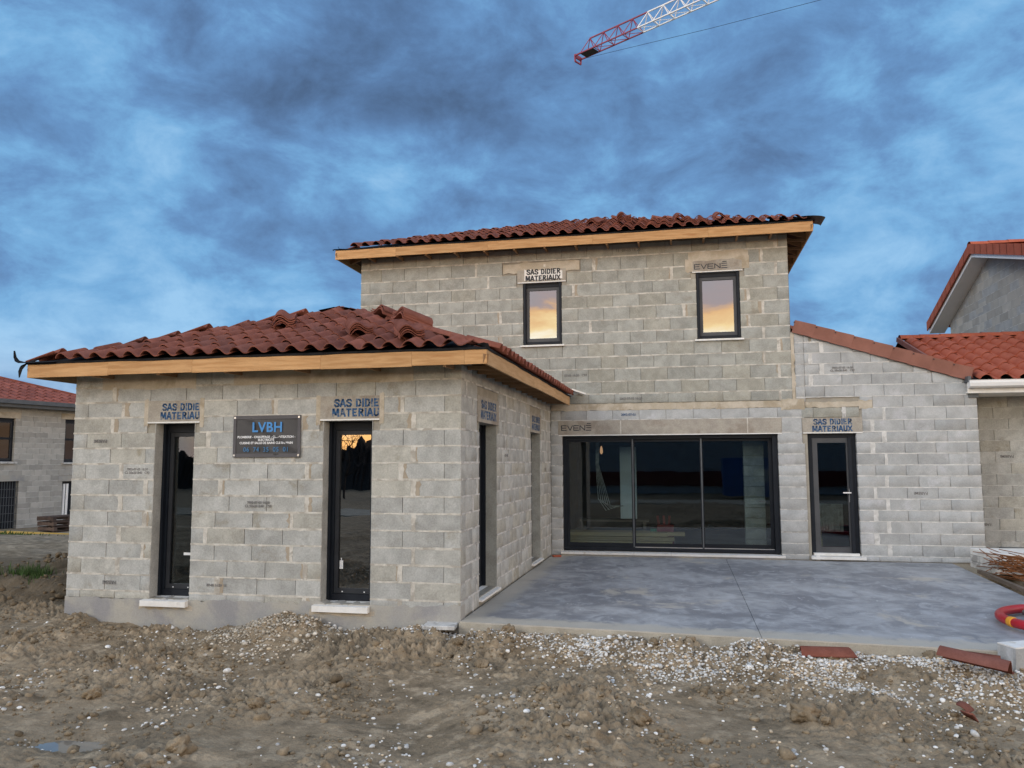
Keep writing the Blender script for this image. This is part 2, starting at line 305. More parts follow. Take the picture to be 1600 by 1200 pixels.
class Wall:   # s along the wall, z up, q outwards
    def __init__(s, O, e, n): s.O, s.e, s.n = Vector(O), Vector(e).normalized(), Vector(n).normalized()
    def P(s, a, z, q=0): return s.O + s.e * a + Z * z + s.n * q
    def box(s, mb, s0, s1, z0, z1, q0, q1):
        return mb.hexa([s.P(s0, z0, q1), s.P(s1, z0, q1), s.P(s1, z0, q0), s.P(s0, z0, q0), s.P(s0, z1, q1), s.P(s1, z1, q1), s.P(s1, z1, q0), s.P(s0, z1, q0)])
    def mat(s, a, z, q=0):
        m = Matrix((s.e, Z, s.n)).transposed().to_4x4(); m.translation = s.P(a, z, q); return m

# pieces that repeat: the 300 largest in view of each kind on a thing are objects, the rest one joined part
PIECES = {}
def piece(root, part, name, me, mw, area):
    PIECES.setdefault((root.name, name), []).append((area, root, part, me, mw))
def view_area(c, n, a):
    d = Vector(c) - CAM; L = d.length
    if d.dot(cw) <= 0: return 0
    k = -d.dot(n) / L
    x = 800 + CAM_F * d.dot(cr) / d.dot(cw); y = 600 - CAM_F * d.dot(cu) / d.dot(cw)
    if not (-40 < x < 1640 and -40 < y < 1240): return 0
    return max(0, k) * a / L / L
def mesh_arrays(me, cache={}):
    if me.name not in cache:
        v = np.empty(len(me.vertices) * 3, np.float32); me.vertices.foreach_get('co', v)
        lt = np.empty(len(me.polygons), np.int32); me.polygons.foreach_get('loop_total', lt)
        li = np.empty(len(me.loops), np.int32); me.loops.foreach_get('vertex_index', li)
        cache[me.name] = (v.reshape(-1, 3), lt, li)
    return cache[me.name]
def join_arrays(name, items, mat, smooth=False):
    vs, lts, lis, k = [], [], [], 0
    for (v, lt, li), mw in items:
        M4 = np.array(mw, np.float32); vs.append(v @ M4[:3, :3].T + M4[:3, 3]); lts.append(lt); lis.append(li + k); k += len(v)
    return raw_mesh(name, np.concatenate(vs), np.concatenate(lts), np.concatenate(lis), mat, smooth)
def raw_mesh(name, v, lt, li, mat, smooth=False):
    me = bpy.data.meshes.new(name); me.vertices.add(len(v)); me.vertices.foreach_set('co', v.astype(np.float32).ravel())
    me.loops.add(len(li)); me.loops.foreach_set('vertex_index', li.astype(np.int32))
    me.polygons.add(len(lt)); st = np.zeros(len(lt), np.int32); st[1:] = np.cumsum(lt)[:-1]
    me.polygons.foreach_set('loop_start', st); me.polygons.foreach_set('loop_total', lt.astype(np.int32))
    me.update(calc_edges=True); me.materials.append(MATS[mat])
    if smooth: me.shade_smooth()
    return me
def flush():
    for (rn, name), lst in PIECES.items():
        lst.sort(key=lambda t: -t[0]); root = lst[0][1]
        keep = [t for t in lst[:300] if t[0] > 0]; rest = lst[len(keep):]
        for a, root, part, me, mw in keep: obj(name, me, part, mw)
        if rest:
            by = {}
            for t in rest: by.setdefault(t[3].materials[0].name, []).append(t)
            # one part; several materials become slots
            items, mi, mats = [], [], []
            for k, (mn, ts) in enumerate(by.items()):
                mats.append(MATS[mn])
                for t in ts: ar = mesh_arrays(t[3]); items.append((ar, t[4])); mi.append(np.full(len(ar[1]), k, np.int32))
            me = join_arrays(name + 's', items, list(by)[0], smooth=name.endswith('tile'))
            for x in mats[1:]: me.materials.append(x)
            me.polygons.foreach_set('material_index', np.concatenate(mi))
            tag(obj(name + 's_joined' if False else name + 's', me, root), kind='stuff')

# ------------------------------------------------------------------ lettering
STEN = {'S': [[(.66, .76), (.5, .95), (.22, .95), (.05, .76)], [(.06, .68), (.62, .36)], [(.66, .26), (.5, .05), (.2, .05), (.03, .25)]],
 'A': [[(.02, 0), (.29, 1)], [(.36, 1), (.66, 0)], [(.2, .33), (.4, .33)]], 'D': [[(.1, 0), (.1, 1)], [(.3, .95), (.52, .86), (.6, .5), (.52, .14), (.3, .05)]],
 'I': [[(.12, 0), (.12, 1)]], 'E': [[(.1, 0), (.1, 1)], [(.27, .94), (.56, .94)], [(.27, .5), (.46, .5)], [(.27, .06), (.56, .06)]],
 'R': [[(.1, 0), (.1, 1)], [(.27, .94), (.5, .9), (.57, .74), (.48, .56), (.27, .53)], [(.33, .44), (.62, 0)]],
 'M': [[(.06, 0), (.06, 1)], [(.16, 1), (.38, .2)], [(.45, .2), (.66, 1)], [(.76, 0), (.76, 1)]], 'T': [[(.32, 0), (.32, .8)], [(.02, .94), (.26, .94)], [(.38, .94), (.62, .94)]],
 'U': [[(.1, .24), (.1, 1)], [(.12, .16), (.26, .05), (.42, .05), (.54, .16)], [(.58, .24), (.58, 1)]], 'X': [[(.0, 1), (.64, 0)], [(.62, 1), (.4, .62)], [(.26, .38), (.02, 0)]], ' ': [],
 'e': [[(0, 0), (0, 1)], [(0, 1), (1, 1)], [(0, .5), (.9, .5)], [(0, 0), (1, 0)]], 'v': [[(0, 1), (.5, 0)], [(.5, 0), (1, 1)]], 'n': [[(0, 0), (0, 1)], [(0, 1), (1, 0)], [(1, 0), (1, 1)]],
 'x': [[(.0, 1), (1, 1)], [(.05, .52), (1, .52)], [(0, 0), (1, 0)], [(.2, 1.4), (.9, 1.4)]]}
WID = {'I': .24, 'M': .86, ' ': .35}
def strokes(mb, W, text, s0, z0, h, w, thick, q, adv=.14, wide=1.0, width=None):
    """stroke lettering on wall W, scaled to fit width"""
    tot = sum((WID.get(c, .68) if c.isupper() or c == ' ' else 1.0) + adv for c in text) - adv
    kx = (width / tot) if width else h * wide
    x = 0
    for c in text:
        for pl in STEN[c]:
            for a, b in zip(pl, pl[1:]):
                A = Vector((s0 + (x + a[0]) * kx, z0 + a[1] * h)); B = Vector((s0 + (x + b[0]) * kx, z0 + b[1] * h)); d = (B - A); L = d.length; d.normalize(); nn = Vector((-d.y, d.x)) * thick / 2; A -= d * thick * .3; B += d * thick * .3
                mb.add([W.P(A.x + nn.x * -1, A.y - nn.y, q), W.P(B.x - nn.x, B.y - nn.y, q), W.P(B.x + nn.x, B.y + nn.y, q), W.P(A.x + nn.x, A.y + nn.y, q)], [(0, 1, 2, 3)])
        x += (WID.get(c, .68) if c.isupper() or c == ' ' else 1.0) + adv
def text_mesh(body, size, mat, bold=0.0, align='CENTER', spacing=1):
    cu_ = bpy.data.curves.new('lettering', 'FONT'); cu_.body = body; cu_.size = size; cu_.align_x = align; cu_.align_y = 'CENTER'; cu_.offset = bold; cu_.space_character = spacing; cu_.extrude = .0004; cu_.resolution_u = 3
    o = bpy.data.objects.new('lettering', cu_); C.objects.link(o); me = bpy.data.meshes.new_from_object(o); bpy.data.objects.remove(o); bpy.data.curves.remove(cu_)
    me.materials.clear(); me.materials.append(MATS[mat]); return me

# ------------------------------------------------------------------ masonry
def ragged(mb, W, pts_lo, pts_hi, q, qb):
    """strip between two ragged polylines [(s,z)] standing q proud"""
    n = len(pts_lo); v = [W.P(a, b, q) for a, b in pts_lo] + [W.P(a, b, q) for a, b in pts_hi] + [W.P(a, b, qb) for a, b in pts_lo] + [W.P(a, b, qb) for a, b in pts_hi]
    f = [(i, i + 1, n + i + 1, n + i) for i in range(n - 1)] + [(2 * n + i, 2 * n + i + 1, i + 1, i) for i in range(n - 1)] + [(n + i, n + i + 1, 3 * n + i + 1, 3 * n + i) for i in range(n - 1)]
    f += [(2 * n, 0, n, 3 * n), (n - 1, 3 * n - 1, 4 * n - 1, 2 * n - 1)]
    mb.add(v, f)
def block_mesh(w, h, d=.2, c=.0028, mat='block_annex', cache={}):
    vr = random.randrange(5) if w > .3 else random.randrange(2); k = (round(w, 3), round(h, 3), round(d, 3), mat, vr)
    if k not in cache:
        b = MB(); w2, h2 = w / 2, h / 2
        fr = [(-w2 + c, -h2 + c, 0), (w2 - c, -h2 + c, 0), (w2 - c, h2 - c, 0), (-w2 + c, h2 - c, 0)]
        ch = [(0, 0)] * 4
        if vr: ch = [(random.uniform(.004, .020), random.uniform(.003, .012)) if random.random() < .45 else (0, 0) for _ in range(4)]
        fr = [(x + sx_ * q[0], y + sy_ * q[1], z) for (x, y, z), (sx_, sy_), q in zip(fr, ((1, 1), (-1, 1), (-1, -1), (1, -1)), ch)]
        md = [(-w2, -h2, -c), (w2, -h2, -c), (w2, h2, -c), (-w2, h2, -c)]; bk = [(-w2, -h2, -d), (w2, -h2, -d), (w2, h2, -d), (-w2, h2, -d)]
        b.add(fr + md + bk, [(0, 1, 2, 3)] + [(4 + i, 4 + (i + 1) % 4, (i + 1) % 4, i) for i in range(4)] + [(8 + i, 8 + (i + 1) % 4, 4 + (i + 1) % 4, 4 + i) for i in range(4)] + [(11, 10, 9, 8)])
        cache[k] = b.mesh('concrete_block', mat)
    return cache[k]
def masonry(root, part, W, rows, S0, S1, occ, mat, mort, anchor='R', joint=.014, wide=.035, vis=1.0, thick=.2, blen=.5, first=(.2, .5), stain=True, clip=None, jag=1.0, bedq=.0025, rag=True):
    """lay blocks in courses between the occupied rectangles; beds of mortar, dry vertical joints, wide mortar where a cut piece closes a course"""
    mo, st = MB(), MB()
    r = random.Random(int(abs(W.O.x * 31 + W.O.y * 17) * 10) + len(rows))
    for i, (z0, z1) in enumerate(zip(rows, rows[1:])):
        h = z1 - z0
        iv = [(S0, S1)]
        for (a, b, c, d) in occ:
            if min(d, z1) - max(c, z0) > .2 * h:
                nv = []
                for (p0, p1) in iv:
                    if b <= p0 or a >= p1: nv.append((p0, p1))
                    else:
                        if a > p0 + .02: nv.append((p0, a))
                        if b < p1 - .02: nv.append((b, p1))
                iv = nv
        for (p0, p1) in iv:
            L = p1 - p0; cuts = []
            f0 = first[i % 2]; anc = anchor
            if p0 > S0 + .01 and p1 < S1 - .01: f0 = (.5, .32)[i % 2]; anc = 'L' if (i + int(p0 * 3)) % 3 else 'R'
            elif anc == 'R' and p1 < S1 - .01: anc = 'L'
            elif anc == 'L' and p0 > S0 + .01: anc = 'R'
            x = 0; lens = []
            if L <= blen * 1.12: lens = [L] if L < .52 or i % 2 else [L * .42, L * .58]
            else:
                lens.append(min(f0, L))
                x = lens[0]
                while L - x > blen + .12: lens.append(blen); x += blen
                rest = L - x
                if rest > blen * .98: lens.append(rest)
                else: lens.append(rest)
            widej = len(lens) >= 2 and L > .7 and r.random() < .82 and wide > 0
            pos = 0
            for j, l in enumerate(lens):
                last = j == len(lens) - 1; a, b = pos, pos + l; pos = b
                if widej and last: a += wide * r.uniform(.7, 1.5)
                if anc == 'R': a, b = p1 - b, p1 - a
                else: a, b = p0 + a, p0 + b
                gp = .0032
                bw, bh = (b - a) - gp * 2, h - joint
                if bw < .03: continue
                cx, cz = (a + b) / 2, (z0 + z1) / 2
                me = block_mesh(bw, bh, thick, mat=mat)
                if clip and clip(cx, cz, bw, bh) is not None:
                    res = clip(cx, cz, bw, bh)
                    if res == 'out': continue
                    bm = bmesh.new(); bm.from_mesh(me); bmesh.ops.bisect_plane(bm, geom=bm.verts[:] + bm.edges[:] + bm.faces[:], plane_co=res[0], plane_no=res[1], clear_outer=True)
                    bmesh.ops.holes_fill(bm, edges=[e for e in bm.edges if e.is_boundary])
                    me = bpy.data.meshes.new('concrete_block'); bm.to_mesh(me); bm.free(); me.materials.append(MATS[mat])
                tilt = Matrix.Rotation(r.gauss(0, .0016), 4, 'Z') @ Matrix.Rotation(r.gauss(0, .0016), 4, 'X')
                mw = W.mat(cx, cz + r.gauss(0, .0007), r.gauss(.0005, .0014)) @ tilt
                piece(root, part, 'concrete_block', me, mw, vis * view_area(W.P(cx, cz), W.n, bw * bh))
                if widej and last and not (clip and clip(cx, cz, bw, bh) is not None):
                    e = b if anc == 'R' else a      # side towards the run of blocks
                    sgn = 1 if anc == 'R' else -1
                    n = 6; w_ = abs((p1 - (pos - l)) - e) if anc == 'R' else abs(e - (p0 + pos - l))
                    w_ = max(w_, .02)
                    lo, hi = [], []
                    for q in range(n):
                        zz = z0 + h * q / (n - 1) * 1.0; jx = r.gauss(0, .0045) * jag
                        lo.append((e - sgn * (.004 + abs(r.gauss(0, .004))), zz)); hi.append((e + sgn * (w_ + .003 + abs(r.gauss(0, .007)) * jag), zz))
                    if sgn > 0: ragged(mo, W, lo, hi, .0035, -.15)
                    else: ragged(mo, W, hi, lo, .0035, -.15)
                    if stain and r.random() < .75:
                        sw = r.uniform(.025, .07); side = r.choice((-1, 1)); base = e if side * sgn < 0 else e + sgn * w_
                        lo2 = [(base, z0 + h * (.06 + .88 * q / 4)) for q in range(5)]; hi2 = [(base + side * (sw + r.gauss(0, .010)), z0 + h * (.06 + .88 * q / 4)) for q in range(5)]
                        if side > 0: ragged(st, W, lo2, hi2, .0022, -.02)
                        else: ragged(st, W, hi2, lo2, .0022, -.02)
            # bed of mortar under this course
            if i > 0:
                n = max(2, int(L / (.055 if rag else .4))); lo, hi = [], []
                ph = r.random() * 6
                for q in range(n + 1):
                    s_ = p0 + L * q / n; am = (.5 + .5 * math.sin(s_ * 2.3 + ph)) * .008 * jag
                    lo.append((s_, z0 - joint * .5 - am * .6 - abs(r.gauss(0, .0035)) * jag)); hi.append((s_, z0 + joint * .5 + am * .3 + abs(r.gauss(0, .0022)) * jag))
                if clip:
                    kp = [q for q in range(n + 1) if clip(lo[q][0], lo[q][1] + .03, .001, .05) is None]
                    lo = [lo[q] for q in kp]; hi = [hi[q] for q in kp]
                if len(lo) > 1: ragged(mo, W, lo, hi, bedq, -thick + .004)
    if mo.v: tag(mo.build('mortar_joints', mort, part), kind='stuff')
    if st.v: tag(st.build('mortar_stains', 'mortar_stain', part), kind='stuff')
def core_wall(root, name, W, S0, S1, z0, z1, holes, mat='core', q0=-.19, q1=-.018, top=None):
    """solid backing with openings, as boxes; returns the part"""
    mb = MB(); xs = sorted({S0, S1, *[max(S0, h[0] - 0.006) for h in holes], *[min(S1, h[1] + 0.006) for h in holes]})
    for a, b in zip(xs, xs[1:]):
        if b - a < 1e-4: continue
        zs = [z0]
        for h in sorted(holes, key=lambda t: t[2]):
            if h[0] - .007 <= a and h[1] + .007 >= b: zs += [h[2] - .006, h[3] + .006]
        zt = z1; zs.append(zt)
        for c, d in zip(zs[::2], zs[1::2]):
            if d - c > .001:
                if top:
                    da, db = min(d, top(a)), min(d, top(b))
                    mb.hexa([W.P(a, c, q1), W.P(b, c, q1), W.P(b, c, q0), W.P(a, c, q0), W.P(a, da, q1), W.P(b, db, q1), W.P(b, db, q0), W.P(a, da, q0)])
                else: W.box(mb, a, b, c, d, q0, q1)
    return mb.build(name, mat, root)
def patch(W, part, name, mat, s0, s1, z0, z1, q, rag=.012, seed=1, n=9):
    """irregular smear of mortar or render"""
    r = random.Random(seed); mb = MB()
    lo = [(s0 + (s1 - s0) * i / n + (r.gauss(0, rag * .5) if 0 < i < n else 0), z0 + r.gauss(0, rag)) for i in range(n + 1)]
    hi = [(s0 + (s1 - s0) * i / n + (r.gauss(0, rag * .5) if 0 < i < n else 0), z1 + r.gauss(0, rag)) for i in range(n + 1)]
    ragged(mb, W, lo, hi, q, -.03); return mb.build(name, mat, part)

def window(root, W, s0, s1, z0, z1, setback=.13, glass='glass_solar', fw=.055, sash=.05, split=None, guides=True, sticker=False, frame_mat='anthracite', sash_mat='anthracite_mid', top_box=.06, drop=True):
    """anthracite window: frame > sash, pane, shutter rail"""
    q = -setback; f = MB()
    W.box(f, s0, s0 + fw, z0, z1, q - .07, q); W.box(f, s1 - fw, s1, z0, z1, q - .07, q)
    W.box(f, s0 + fw, s1 - fw, z1 - fw - top_box, z1, q - .07, q); W.box(f, s0 + fw, s1 - fw, z0, z0 + fw, q - .07, q)
    fr = f.build('window', frame_mat, root)
    a, b, c, d = s0 + fw + .004, s1 - fw - .004, z0 + fw + .004, z1 - fw - top_box - .004
    sh = MB(); q2 = q - .012
    W.box(sh, a, a + sash, c, d, q2 - .05, q2); W.box(sh, b - sash, b, c, d, q2 - .05, q2); W.box(sh, a + sash, b - sash, d - sash, d, q2 - .05, q2); W.box(sh, a + sash, b - sash, c, c + sash * 1.2, q2 - .05, q2)
    sh.build('sash', sash_mat, fr)
    pn = MB(); W.box(pn, a + sash, b - sash, c + sash * 1.2, d - sash, q2 - .03, q2 - .024); pn.build('pane', glass, fr)
    if guides:
        for x in (s0 + .004, s1 - .044):
            gd = MB(); W.box(gd, x, x + .04, z0 + .004, z1 - .002, q + .002, q + .05); gd.build('shutter_rail', frame_mat, fr)
    if sticker:
        k = MB(); W.box(k, a + sash + .012, a + sash + .05, c + .22, c + .34, q2 - .0235, q2 - .0215); k.build('sticker', 'pvc_white', fr)
    if drop:
        for x in (a + sash + .06, b - sash - .06):
            w_ = MB(); W.box(w_, x - .008, x + .008, c + sash * .3, c + sash * .55, q2, q2 + .004); w_.build('drain_cap', 'pvc_white', fr)
    return fr
def sill(root, W, s0, s1, z, out=.045, depth=.2, th=.05, name='sill', mat='paint_white', slope=.02):
    m_ = MB(); p_ = [W.P(s0, z - th, out), W.P(s1, z - th, out), W.P(s1, z - th, -depth), W.P(s0, z - th, -depth), W.P(s0, z - slope, out), W.P(s1, z - slope, out), W.P(s1, z, -depth), W.P(s0, z, -depth)]
    m_.hexa(p_); return m_.build(name, mat, root)
def lintel(root, W, s0, s1, z0, z1, mat='lintel', name='lintel', lip=True, q=.004):
    b = MB(); W.box(b, s0, s1, z0 + (.012 if lip else 0), z1, -.195, q); o = b.build(name, mat, root)
    if lip: l_ = MB(); W.box(l_, s0 + .01, s1 - .005, z0 - .006, z0 + .0115, -.19, q + .006); l_.build('edge_trim', 'paint_white', o)
    return o
def stencil(W, par, s0, s1, z0, z1, q, lines=('SAS DIDIER', 'MATERIAUX'), mat='stencil_blue'):
    mb = MB(); h = (z1 - z0) * .43
    strokes(mb, W, lines[0], s0 + .02, z1 - h, h, 0, h * .25, q, width=(s1 - s0) - .02); strokes(mb, W, lines[1], s0, z0, h, 0, h * .25, q, width=s1 - s0)
    mb.build('stencil_lettering', mat, par)
def stamp(W, par, s, z, txt, size, flip=True, mat='stamp'):
    me = text_mesh(txt, size, mat, bold=.0015); mw = W.mat(s, z, .0055)
    if flip: mw = mw @ Matrix.Rotation(math.pi, 4, 'Z')
    tag(obj('block_stamp', me, par, mw), kind='stuff')

# ================================================================== terrain
def make_noise(seed):
    r = np.random.default_rng(seed); perm = r.permutation(512); ang = r.random(512) * 2 * np.pi; gx, gy = np.cos(ang), np.sin(ang)
    def nz(x, y):
        xi, yi = np.floor(x).astype(np.int64), np.floor(y).astype(np.int64); xf, yf = x - xi, y - yi
        u, v = xf ** 3 * (xf * (xf * 6 - 15) + 10), yf ** 3 * (yf * (yf * 6 - 15) + 10)
        def gr(a, b, dx_, dy_):
            h = perm[(perm[(a & 255)] + b) & 511 if False else ((perm[a & 255] + b) & 511)]; return gx[h] * dx_ + gy[h] * dy_
        n00, n10, n01, n11 = gr(xi, yi, xf, yf), gr(xi + 1, yi, xf - 1, yf), gr(xi, yi + 1, xf, yf - 1), gr(xi + 1, yi + 1, xf - 1, yf - 1)
        return (n00 * (1 - u) + n10 * u) * (1 - v) + (n01 * (1 - u) + n11 * u) * v
    return nz
NZ = [make_noise(i) for i in range(6)]
def fbm(x, y, s, o, k=0, gain=.5):
    a, t = 1.0, 0
    for i in range(o): t = t + a * NZ[(k + i) % 6](x * s + 11.3 * i, y * s - 7.7 * i); s *= 2.03; a *= gain
    return t
def ss(x, a, b): t = np.clip((x - a) / (b - a), 0, 1); return t * t * (3 - 2 * t)
def bump2(x, y, cx, cy, rx, ry, h): return h * np.exp(-((x - cx) / rx) ** 2 - ((y - cy) / ry) ** 2)
fy_ = lambda x: -.07 - .070 * x
PUD = on_z(88, 1152, -.27)
def ground_z(x, y, detail=True):
    z = -.20 + 0 * x
    # profile of the soil banked against the wing's plinth
    near = ss(y, -1.3, -.05) * (1 - ss(x, -.3, .5))
    prof = np.interp(x, [-7, -5.6, -4.9, -4.2, -3.5, -3.0, -2.5, -2.1, -1.7, -1.3, -.9, -.4, .2], [-.02, -.10, -.12, -.13, -.25, -.19, -.09, -.03, -.06, -.16, -.15, -.10, -.12])
    z = z * (1 - near) + near * prof
    z = z + bump2(x, y, -2.25, -.45, .6, .45, .065) + bump2(x, y, -4.6, -.6, .7, .4, .07)
    # gravel under the slab's edge
    z = z + .125 * ss(x, .0, .6) * ss(y, -1.0, -.42) + bump2(x, y, 3.3, -.75, 1.2, .3, .05)
    # soil left beside the slab on the right
    z = z + ss(x, 5.6, 6.9) * ss(y, -.6, .6) * .14
    # foreground: churned ridges and a wheel track
    z = z + .05 * np.sin(x * .9 + y * .35 + .6) * ss(-y, .8, 2.0) - .05 * np.exp(-((x - 2.72 - .25 * (y + 2)) / .42) ** 2) * ss(-y, .9, 1.6) - .06 * np.exp(-((x + .05 + .5 * (y + 2)) / .5) ** 2) * ss(-y, 1.2, 2.0)
    z = z - bump2(x, y, PUD.x, PUD.y, .42, .20, .09)
    # bank and higher ground left of the wing
    lf = (1 - ss(x, -6.3, -5.35)) * ss(y, .1, 1.15)
    z = z + lf * (.27 + .05 * np.sin(x * 1.3 + y))
    far = ss(y, 4, 15) * (1 - ss(x, -6.5, -5.2)); z = z - far * .84
    z = z - ss(-y, 7, 30) * .5
    if detail:
        w = (1 - ss(np.abs(x), 20, 60)) * (1 - ss(np.abs(y), 20, 60))
        flat = np.exp(-((x - 2.72 - .25 * (y + 2)) / .62) ** 2) * ss(-y, .9, 1.5) + np.exp(-((x + .05 + .5 * (y + 2)) / .8) ** 2) * ss(-y, 1.0, 1.7) + bump2(x, y, -2.3, -3.2, 1.3, .75, 1) + bump2(x, y, 4.2, -2.3, .6, .35, .9)
        ro = np.clip(1 - .9 * flat, .08, 1) * np.clip(.58 + 1.7 * fbm(x, y, .8, 2, 2), .12, 1.3)
        rough = .10 * np.abs(fbm(x, y, 3.0, 2, 1)) + .12 * np.abs(fbm(x, y, 6.5, 2, 3))
        rough = .095 * np.tanh(rough / .085) + .085 * np.tanh(1.6 * np.abs(fbm(x, y, 11, 2, 4))) + .055 * np.abs(fbm(x, y, 24, 1, 2))
        z = z + w * (.06 * fbm(x, y, 1.1, 3, 0) + ro * rough - .065)
        z = np.where((x > -.02) & (y > fy_(x) - .09), np.minimum(z, -.035), z)
        z = z + lf * .16 * np.abs(fbm(x, y, 2.6, 4, 2)) * (1 - ss(y, 3, 8))
    return z
def axis(lo, hi, step, ext, grow=1.22):
    a = list(np.arange(lo, hi + 1e-6, step)); s = step
    while a[-1] < ext: s *= grow; a.append(a[-1] + s)
    s = step; b = [lo]
    while b[-1] > -ext: s *= grow; b.append(b[-1] - s)
    return np.array(b[:0:-1] + a)
gx_, gy_ = axis(-6.6, 6.6, .017, 700), axis(-4.6, .35, .0145, 700)
GX, GY = np.meshgrid(gx_, gy_); GZ = ground_z(GX, GY)
inside = ((GX > .03) & (GX < 6.6) & (GY > -.02) & (GY < 6.3)) | ((GX > -5.0) & (GX < 7.4) & (GY > .1) & (GY < 14))
GZ = np.where(inside, np.minimum(GZ, -.3), GZ)
nyy, nxx = GX.shape; vid = np.arange(nyy * nxx).reshape(nyy, nxx)
li = np.stack([vid[:-1, :-1], vid[:-1, 1:], vid[1:, 1:], vid[1:, :-1]], -1).reshape(-1, 4)
gme = raw_mesh('ground', np.stack([GX, GY, GZ], -1).reshape(-1, 3), np.full(len(li), 4, np.int32), li.ravel(), 'mud', smooth=False)
ground = tag(obj('ground', gme), 'churned brown mud and stones in front of the house', kind='structure')
def gz(x, y): return float(ground_z(np.array([float(x)]), np.array([float(y)]))[0])

# puddle
pm = MB(); pq = on_z(88, 1152, -.27); pc = Vector((pq.x, pq.y))
_gx, _gy = np.meshgrid(np.linspace(pc.x - .3, pc.x + .3, 40), np.linspace(pc.y - .15, pc.y + .15, 30)); pl = float(np.percentile(ground_z(_gx, _gy), 45)) + .004
pts = [(pc.x + math.cos(a) * .62, pc.y + math.sin(a) * .30, pl) for a in np.linspace(0, 2 * math.pi, 28, endpoint=False)]
pm.add(pts, [tuple(range(28))]); tag(pm.build('puddle', 'water'), 'shallow puddle reflecting the sky at the lower left', kind='structure')

# terrace slab with a control joint
D = 6.413
sl = MB(); j = 3.215
def slab_piece(a, b, c, d):   # polygon corners (x,y) ccw
    sl.hexa([Vector((*q, -.16)) for q in (a, b, c, d)] + [Vector((*q, 0)) for q in (a, b, c, d)])
terr = tag(bpy.data.objects.new('terrace_slab', None), 'grey-blue poured concrete terrace slab in front of the glass doors', kind='structure'); C.objects.link(terr)
fy = lambda x: -.07 - .070 * x
for (x0, x1, X1) in ((.012, j - .003, j - .003), (j + .003, 6.60, 6.99)):
    s_ = MB(); x1t = X1
    s_.hexa([Vector((x0, fy(x0), -.02)), Vector((x1, fy(x1), -.02)), Vector((x1t, D - .006, -.02)), Vector((x0, D - .006, -.02)), Vector((x0, fy(x0), 0)), Vector((x1, fy(x1), 0)), Vector((x1t, D - .006, 0)), Vector((x0, D - .006, 0))]); s_.build('slab_surface', 'slab', terr)
ed = MB(); n = 60; lo = []; 
for i in range(n + 1):
    x = .0 + 6.60 * i / n; lo.append((x, fy(x) - .004 + random.gauss(0, .002)))
ed.add([(x, y, -.012 + random.gauss(0, .002)) for x, y in lo] + [(x, y - .004, -.24) for x, y in lo] + [(x, .5, -.024) for x, y in lo], [(i, n + 1 + i, n + 2 + i, i + 1) for i in range(n)] + [(i, i + 1, 2 * n + 3 + i, 2 * n + 2 + i) for i in range(n)])
ed.build('slab_edge', 'slab_edge', terr)
wj = MB(); wj.box(j - .003, j + .003, -.29, D - .01, -.02, -.012); wj.build('control_joint', 'zinc', terr)

# ================================================================== the house
house = thing('house', 'unfinished grey block house with hip roofs, dark windows and a low front wing', 'house')
ROWA = [.10, .20, .397, .592, .787, .983, 1.176, 1.372, 1.568, 1.763, 1.957, 2.15, 2.343, 2.538, 2.729, 2.90]
WF = Wall((-5.146, 0, 0), (1, 0, 0), (0, -1, 0))     # wing, front; s = x + 5.146
WS = Wall((0, 0, 0), (0, 1, 0), (1, 0, 0))           # wing, right side; s = y
WM = Wall((0, D, 0), (1, 0, 0), (0, -1, 0))          # main front and lean-to; s = x
fx = lambda x: x + 5.146
L = 2.27
# --- wing front
opsF = [(fx(-3.962), fx(-3.418), .125, L), (fx(-1.70), fx(-1.085), .135, L)]
linF = [(fx(-4.085), fx(-3.345), L, 2.545), (fx(-1.755), fx(-.99), L, 2.555)]
wF = core_wall(house, 'wall', WF, .018, 5.12, -.6, 2.95, opsF)
bandF = [(fx(-4.75), fx(-3.42), 2.70, 2.90), (fx(-2.9), fx(-.58), 2.715, 2.90)]
masonry(house, wF, WF, ROWA, 0, 5.146, opsF + linF + [(b[0] + .02, b[1] - .02, b[2], b[3]) for b in bandF], 'block_annex', 'mortar', 'R', first=(.2, .55))
for k, b in enumerate(bandF): patch(WF, wF, 'cement_band', 'render_beige', b[0], b[1], b[2], 2.9, .003, .008, k + 3, 16)
pb = MB(); lo, hi = [], []
for i in range(71): s_ = 5.150 * i / 70 - .002; lo.append((s_, -.6)); hi.append((s_, np.interp(s_, [0, 1.1, 2.2, 3.4, 4.4, 5.15], [.13, .145, .15, .17, .16, .20]) - .03 + random.gauss(0, .013)))
ragged(pb, WF, lo, hi, .009, -.18); pb.build('plinth', 'plinth', house)
for a in opsF: patch(WF, wF, 'mortar_smear', 'render_beige', a[0] - .13, a[1] + .06, .0, .055, .0105, .012, int(a[0] * 10), 10)
